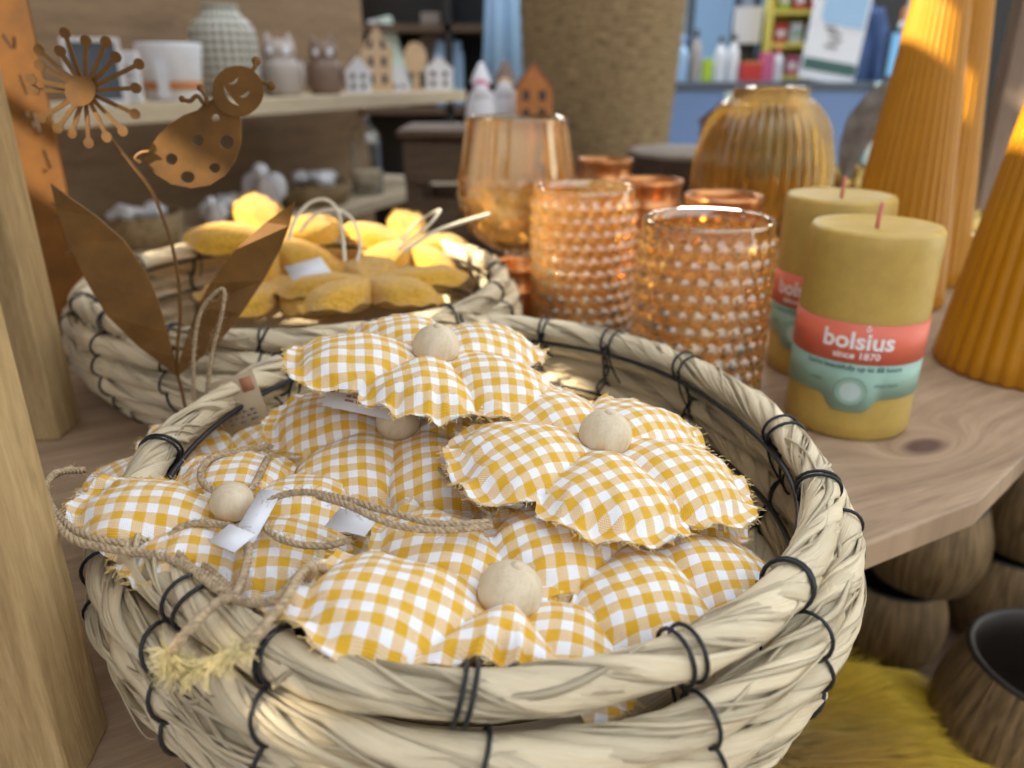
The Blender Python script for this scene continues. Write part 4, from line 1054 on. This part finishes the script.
MB().lathe([(0, 0), (.150, 0), (.156, .01)]+[(.156+.045*k/40, .01+.72*k/40) for k in range(1, 41)]+[(.195, .73), (.150, .02), (0, .015)], 240, fr=sgf).build('woven_wall', M['seagrass'], root, local=True)
for s in (-1, 1):
    MB().tube(spline([(s*.06, -.195, .66), (s*.05, -.215, .72), (0+s*.03, -.22, .80)], 8), .007, 8).build('handle', M['seagrass'], root, local=True)

# ------------------------------------------------------------------ counter and shop goods, right background
YC = 4.2; kc = YC*CP/F*1.07
def cp(px, y=YC): return (px-512)/F*y*.99/CP*.93
ZC = .140
ctr = thing('shop_counter', 'blue fronted shop counter with a dark top in the right background', 'counter', (1.5, YC+.3, -T))
x0, x1 = cp(657), cp(850)
MB().box((x0+.02, YC+.02, -T), (x1, YC+.6, ZC-.04)).build('counter_front', M['blue'], ctr, False)
MB().box((x0, YC, ZC-.04), (x1+.02, YC+.62, ZC)).build('counter_top', M['counter'], ctr, False, .004)
MB().box((x1+.02, YC-.02, -T), (cp(950), YC+.6, ZC-.01)).build('side_unit', M['mint'], ctr, False)
MB().box((cp(714), YC+.012, ZC-.14), (cp(736), YC+.02, ZC-.045)).build('price_holder', M['mint'], ctr, False)
def good(name, label, cat, px, w, h, m, shape='box', y=YC+.2, cap=None, group='goods on the shop counter', z=ZC):
    k = y*.96/F; c = Vector(((px-512)*k, y, z)); root = thing(name, label, cat, c, (0, 0, 0), group)
    if shape == 'box':
        MB().box((-w*k/2, -w*k*.3, 0), (w*k/2, w*k*.3, h*k*.88)).build('carton', M[m], root, False, .004, local=True)
        MB().box((-w*k/2*.9, -w*k*.27, h*k*.88), (w*k/2*.9, w*k*.27, h*k)).build('lid', M[cap or m], root, False, .004, local=True)
    else:
        MB().lathe(fine([(0, 0), (w*k*.45, 0), (w*k*.5, h*k*.1), (w*k*.5, h*k*.6), (w*k*.22, h*k*.8), (w*k*.2, h*k*.9), (0, h*k*.9)], 3), 24).build('bottle_body', M[m], root, local=True)
        MB().lathe([(w*k*.25, h*k*.86), (w*k*.25, h*k), (0, h*k)], 16).build('cap', M[cap or 'white'], root, local=True)
goods = [('bottle', 'blue capped white bottle at the left end of the counter', 'bottle', 675, 12, 40, 'skyblue', 'b', 'blue'),
 ('bottle', 'grey slim bottle on the counter, second from the left end', 'bottle', 688, 10, 46, 'cerg', 'b', 'black'),
 ('carton', 'small yellow green carton on the counter', 'box', 700, 10, 20, 'lime', 'box', None),
 ('bottle', 'pale bottle with dark cap on the counter, left of the black rack', 'bottle', 712, 11, 40, 'cerw', 'b', 'black'),
 ('bottle', 'clear white bottle next to the black rack', 'bottle', 724, 11, 42, 'cerw', 'b', 'black'),
 ('tin', 'red tin in front of the black rack on the counter', 'tin', 742, 20, 18, 'red', 'box', 'orange'),
 ('carton', 'pink carton left of the yellow rack', 'box', 757, 13, 26, 'pink', 'box', None),
 ('bottle', 'white bottle in front of the yellow rack', 'bottle', 768, 9, 30, 'cerw', 'b', 'red')]
for g in goods: good(*g[:7], shape=g[7], cap=g[8])
k = (YC+.35)*.96/F
root = thing('black_rack', 'black slanted wire rack with white papers on the counter', 'rack', ((735-512)*k, YC+.4, ZC))
mb = MB()
for s in (-1, 1): mb.tube([(s*14*k, -.04, 0), (s*14*k+6*k, .06, 62*k)], .012, 6)
for q in range(4): mb.tube([(-14*k+q*1.5*k, -.04+.025*q, (6+15*q)*k), (14*k+q*1.5*k, -.04+.025*q, (6+15*q)*k)], .010, 6)
mb.build('rack_frame', M['black'], root, local=True)
MB().box((-10*k, .0, 34*k), (16*k, .03, 66*k)).build('paper_stack', M['cerw'], root, False, local=True)
MB().box((-12*k, .035, 10*k), (14*k, .05, 34*k)).build('tray', M['black'], root, False, local=True)
# yellow tiered rack
y = YC+.36; k = y*.96/F
root = thing('snack_rack', 'yellow three tier rack packed with small goods on the counter', 'rack', ((780-512)*k, y, ZC), (0, 0, R(-8)))
for s in (-1, 1): MB().box((s*25*k-.012, -.09, 0), (s*25*k+.012, .11, 110*k)).build('side_panel', M['yellow'], root, False, local=True)
for q in range(4): MB().box((-25*k+.012, -.09, (2+28*q)*k), (25*k-.012, .11, (6+28*q)*k)).build('tier', M['yellow'], root, False, local=True)
MB().box((-25*k+.012, .10, 0), (25*k-.012, .115, 110*k)).build('back_sheet', M['yellow'], root, False, local=True)
cols = ['cerw', 'pink', 'skyblue', 'red', 'cerw', 'black', 'lime', 'red', 'red']
for t in range(3):
    for j in range(3):
        for_ = cols[(t*3+j) % 9]
        xx = (-14+14*j)*k; rt = Matrix.Rotation(R(-8), 4, 'Z') @ Vector((xx, -.03, 0))
        cc = Vector(((780-512)*k+rt.x, y+rt.y, ZC+(6+28*t)*k)); nm = {'cerw': 'white', 'pink': 'pink', 'skyblue': 'pale blue', 'red': 'red', 'black': 'black', 'lime': 'lime green'}[for_]
        rr = thing('snack_pack', '%s pack on the %s tier of the yellow rack, %s' % (nm, ('bottom', 'middle', 'top')[t], ('left', 'centre', 'right')[j]), 'box', cc, (0, 0, R(-8)), 'packs in the yellow rack')
        MB().box((-5.5*k, -.03, 0), (5.5*k, .03, 17*k)).build('pack_body', M[for_], rr, False, .004, local=True)
        MB().box((-4*k, -.034, 5*k), (4*k, -.0305, 11*k)).build('pack_label', M['white' if for_ != 'cerw' else 'teal'], rr, False, local=True)
# poster in stand
y = YC+.06; k = y*.96/F
root = thing('counter_poster', 'white leaning poster with a pale blue panel and green foot, on the counter', 'poster', ((816-512)*k, y, ZC), (R(-10), R(9), 0))
MB().box((-27*k, -.008, 0), (27*k, .008, 96*k)).build('poster_sheet', M['paper'], root, False, .003, local=True)
mb = MB(); Mx = Matrix.Translation((3*k, -.0085, 66*k)) @ Matrix.Rotation(PI/2, 4, 'X'); mb.prism([(-21*k, -10*k), (-16*k, -15*k), (21*k, -15*k), (21*k, 15*k), (-16*k, 15*k), (-21*k, 10*k)], 0, .002, 0, Mx); mb.build('blue_panel', M['skyblue'], root, False, local=True)
MB().box((-26*k, -.0105, 8*k), (26*k, -.008, 19*k)).build('green_band', M['darkteal'], root, False, local=True)
mb = MB()
for q, (a, b, z0) in enumerate(((-8, 4, 42), (-6, 6, 36), (-9, 3, 30), (-12, -2, 46))): mb.box((a*k, -.0102, z0*k), (b*k, -.008, (z0+3)*k))
mb.build('print', M['ink'], root, False, local=True)
# till screen, cabinet, jacket, plush
y = YC+.3; k = y*.96/F
root = thing('till_monitor', 'till monitor with a bright blue screen right of the poster', 'monitor', ((890-512)*k, y, ZC))
MB().box((-19*k, 0, 2*k), (19*k, .04, 46*k)).build('monitor_case', M['black'], root, False, .01, local=True)
MB().box((-16.5*k, -.006, 5*k), (16.5*k, -.0005, 43*k)).build('screen', M['screen'], root, False, .002, local=True)
MB().box((-10*k, -.02, 0), (10*k, .08, 2*k)).build('monitor_base', M['black'], root, False, .002, local=True)
cab = thing('black_cabinet', 'tall black cabinet behind the till', 'cabinet', (2.45, 5.3, -T))
MB().box((2.05, 5.1, -T), (3.4, 5.5, 1.6)).build('cabinet_body', M['black'], cab, False, .01)
MB().box((2.07, 5.085, -.6), (2.7, 5.1, 1.55)).build('door', M['black'], cab, False, .005); MB().box((2.72, 5.085, -.6), (3.38, 5.1, 1.55)).build('door', M['black'], cab, False, .005)
root = thing('hanging_jacket', 'navy blue jacket hanging on the black cabinet behind the poster', 'jacket', (1.98, 5.0, -.15))
mb = MB(); NJ = 24
for i in range(14):
    for j in range(NJ):
        z = .06*i; a = 2*PI*j/NJ; w = .17+.03*math.sin(i*.2)+.012*math.sin(5*a+i*.3); w *= (1 if i < 11 else 1-.22*(i-10)); mb.vert((1.98+w*math.cos(a), 5.0+.06*math.sin(a)*(1 if i < 12 else .6), -.15+z))
for i in range(13):
    for j in range(NJ): k2 = (j+1) % NJ; mb.face((i*NJ+j, i*NJ+k2, (i+1)*NJ+k2, (i+1)*NJ+j))
mb.face([13*NJ+j for j in range(NJ)]); mb.face([j for j in range(NJ)][::-1]); mb.build('jacket_body', M['navy'], root)
for s in (-1, 1): MB().tube(spline([(1.98+s*.13, 4.97, .52), (1.98+s*.2, 4.96, .30), (1.98+s*.21, 4.93, .0)], 8), .045, 12).build('sleeve', M['navy'], root)
root = thing('plush_toy', 'orange and white plush toy on top of the till monitor', 'toy', ((892-512)*k*1.0, y+.02, ZC+46*k))
MB().ball((0, 0, 12*k), 11*k, sq=(1, .8, 1.1)).build('body', M['orange'], root, local=True); MB().ball((0, -3*k, 30*k), 9*k).build('head', M['orange'], root, local=True)
MB().ball((0, -7*k, 13*k), 7*k, sq=(.8, .7, 1)).build('belly', M['cerw'], root, local=True); MB().ball((0, -10*k, 27*k), 4*k).build('muzzle', M['cerw'], root, local=True)
for s in (-1, 1): MB().ball((s*7*k, 0, 38*k), 3.5*k, 12, 8).build('ear', M['orange'], root, local=True); MB().ball((s*10*k, -4*k, 3.5*k), 4*k, 12, 8).build('paw', M['cerw'], root, local=True)
# dark shelving with bits, centre background
sh = thing('dark_shelving', 'dark tall shelving in the far middle between shelf unit and seagrass basket', 'shelf', (-.15, 3.6, -T))
MB().box((-.75, 3.9, -T), (.25, 3.93, 1.0)).build('back_board', M['black'], sh, False)
for x in (-.75, -.28, .22): MB().box((x, 3.5, -T), (x+.03, 3.9, 1.0)).build('upright', M['black'], sh, False)
for z in (-.3, .02, .34): MB().box((-.72, 3.5, z), (.22, 3.9, z+.03)).build('shelf_board', M['darkwood'], sh, False)
def bg(name, label, cat, x, y, z, w, d, h, m, cap=None, lean=0, group='goods on the dark shelving'):
    root = thing(name, label, cat, (x, y, z), (0, R(lean), 0), group)
    MB().box((-w/2, -d/2, 0), (w/2, d/2, h*.85)).build('carton', M[m], root, False, .006, local=True)
    MB().box((-w/2*.85, -d/2*.85, h*.85), (w/2*.85, d/2*.85, h)).build('lid', M[cap or m], root, False, .004, local=True)
bg('gift_box', 'pale blue upright box on the dark shelving, above the last white house', 'box', -.27+.0, 3.62, .05, .12, .1, .26, 'skyblue')
bg('gift_box', 'slim pale leaning box left of the pale blue box', 'box', -.46, 3.62, .05, .08, .08, .36, 'mint', lean=-14)
bg('gift_box', 'white slim box at the left of the dark shelving', 'box', -.58, 3.62, .05, .06, .08, .34, 'cerw')
bg('gift_box', 'grey box behind the leaning pale box', 'box', -.36, 3.8, .05, .10, .08, .38, 'cerg')
root = thing('hanging_towel', 'pale blue towel hanging beside the seagrass basket', 'towel', (-.02, 3.40, .14))
mb = MB(); pts = []
for i in range(17):
    x = -.09+.18*i/16; pts.append((x, .012*math.sin(i*1.1)))
pts2 = pts+[(x, yy+.012) for x, yy in pts[::-1]]
a = [mb.vert((p[0]*1.15, p[1], 0)) for p in pts2]; b = [mb.vert((p[0]*.8, p[1], .6)) for p in pts2]
n = len(pts2); mb.face(a[::-1]); mb.face(b)
for k2 in range(n): mb.face((a[k2], a[(k2+1) % n], b[(k2+1) % n], b[k2]))
mb.build('towel_cloth', M['skyblue'], root, local=True); MB().tube([(-.12, 0, .605), (.12, 0, .605)], .008, 8).build('hanger_bar', M['black'], root, local=True)
MB().tube([(0, 0, .605), (0, .05, .62), (0, .1, .6)], .006, 6).build('hook', M['black'], root, local=True)

# ------------------------------------------------------------------ light
SUNV = Vector((.80, .22, -.56)).normalized()       # direction of travel
w = bpy.data.worlds.new('World'); S.world = w; w.use_nodes = True
bgn = w.node_tree.nodes['Background']; bgn.inputs[1].default_value = 1.55
wt = w.node_tree; tc = wt.nodes.new('ShaderNodeTexCoord'); sx = wt.nodes.new('ShaderNodeSeparateXYZ'); rp = wt.nodes.new('ShaderNodeValToRGB')
wt.links.new(tc.outputs['Generated'], sx.inputs[0]); wt.links.new(sx.outputs[2], rp.inputs[0]); wt.links.new(rp.outputs[0], bgn.inputs[0])
e = rp.color_ramp.elements; e[0].position = .05; e[0].color = (.21, .19, .17, 1); e[1].position = .55; e[1].color = (.88, .94, 1.0, 1)
sl = bpy.data.lights.new('Sun', 'SUN'); sl.energy = 13; sl.angle = R(.9); sl.color = (1, .86, .62)
so = bpy.data.objects.new('Sun', sl); COL.objects.link(so); so.rotation_euler = SUNV.to_track_quat('-Z', 'Y').to_euler()
# unseen planks added overhead to block the sun, gaps aimed at chosen spots
ZT = .55
def sunpt(p):
    k = (ZT-p.z)/-SUNV.z; q = p-SUNV*k; return q.x, q.y
HOLES = []
def hole(p, rx, ry): x, y = sunpt(p); HOLES.append((x-rx, x+rx, y-ry, y+ry))
hole(on_z(172, 655, .062), .010, .006)
hole(on_z(330, 742, .040), .012, .008)
hole(Vector((.33, .65, .20)), .035, .05)
hole(Vector((.30, .47, .17)), .05, .03)
hole(Vector((.03, .60, .10)), .10, .11)
hole(on_z(200, 262, .05), .04, .03)
hole(on_z(390, 235, .07), .06, .05)
hole(on_z(262, 215, .085), .05, .045)
hole(Vector((.30, .96, .14)), .07, .05)
x_, y_ = at(880, 555, -.15); hole(Vector((x_-.03, y_-.03, -.14)), .03, .03)
xs = -1.55; k = 0
blocker_planks = []
while xs < -.06:
    x1_ = xs+.10; segs = [(-.35, .78)]
    cuts = sorted((h[2], h[3]) for h in HOLES if h[0] < x1_ and h[1] > xs)
    # split plank lengthwise where a hole covers only part of it
    edges = sorted({xs, x1_-.001}|{e for h in HOLES for e in (h[0], h[1]) if xs < e < x1_-.001})
    for a_, b_ in zip(edges, edges[1:]):
        m_ = (a_+b_)/2; cur = -.35
        cs_ = sorted((h[2], h[3]) for h in HOLES if h[0] < m_ < h[1])
        for (c_, d_) in cs_+[(.78, .78)]:
            if c_ > cur+.001: blocker_planks.append((a_, b_, cur, c_))
            cur = max(cur, d_)
    xs = x1_
blocker_planks += [q_ for q_ in ((-.80, -.62, .785, 1.2), (-.33, -.1, .785, 1.2), (-.1, .45, .72, 1.2), (-.62, -.33, .86, 1.2))]
pmb = MB()
for a_, b_, c_, d_ in blocker_planks: pmb.box((a_, c_, ZT), (b_, d_, ZT+.012))
blocker = thing('plank_canopy', 'high plank shelf beside the table, left of the view', 'shelf', (-.8, .2, -T))
pmb.build('plank', M['post'], blocker, False)
for x, y in ((-1.5, -.3), (-1.5, .74)):
    MB().box((x-.02, y-.02, -T), (x+.02, y+.02, ZT)).build('tall_post', M['post'], blocker, False)

for i_, (x, y) in enumerate(((1.3, 4.6), (2.6, 4.6), (-.3, 4.2))):  # unseen lamps added to brighten the background around the counter
    fx = thing('ceiling_light', 'square white ceiling light over the shop counter area', 'ceiling light', (x, y, 1.94), (0, 0, 0), 'shop ceiling lights')
    MB().box((x-.32, y-.32, 1.94), (x+.32, y+.32, 2.0)).build('light_frame', M['cerw'], fx, False, .004)
    al = bpy.data.lights.new('Lamp', 'AREA'); al.energy = 34; al.size = .6; al.color = (.9, .96, 1)
    ao = bpy.data.objects.new('Lamp', al); COL.objects.link(ao); ao.location = (x, y, T+1.93)

# ------------------------------------------------------------------ camera
cam = bpy.data.cameras.new('Camera'); co = bpy.data.objects.new('Camera', cam); COL.objects.link(co)
cam.sensor_width = 36; cam.lens = 36*F/1024; cam.clip_start = .01; cam.clip_end = 60
co.location = (0, 0, T+HC); co.rotation_euler = (PI/2-PITCH, 0, 0)
cam.dof.use_dof = True; cam.dof.focus_distance = .24; cam.dof.aperture_fstop = 9.5
S.camera = co
S.view_settings.view_transform = 'Standard'; S.view_settings.look = 'None'; S.view_settings.gamma = 1
S.view_settings.use_curve_mapping = False; S.view_settings.exposure = .28
S.cycles.max_bounces = 12; S.cycles.transmission_bounces = 12
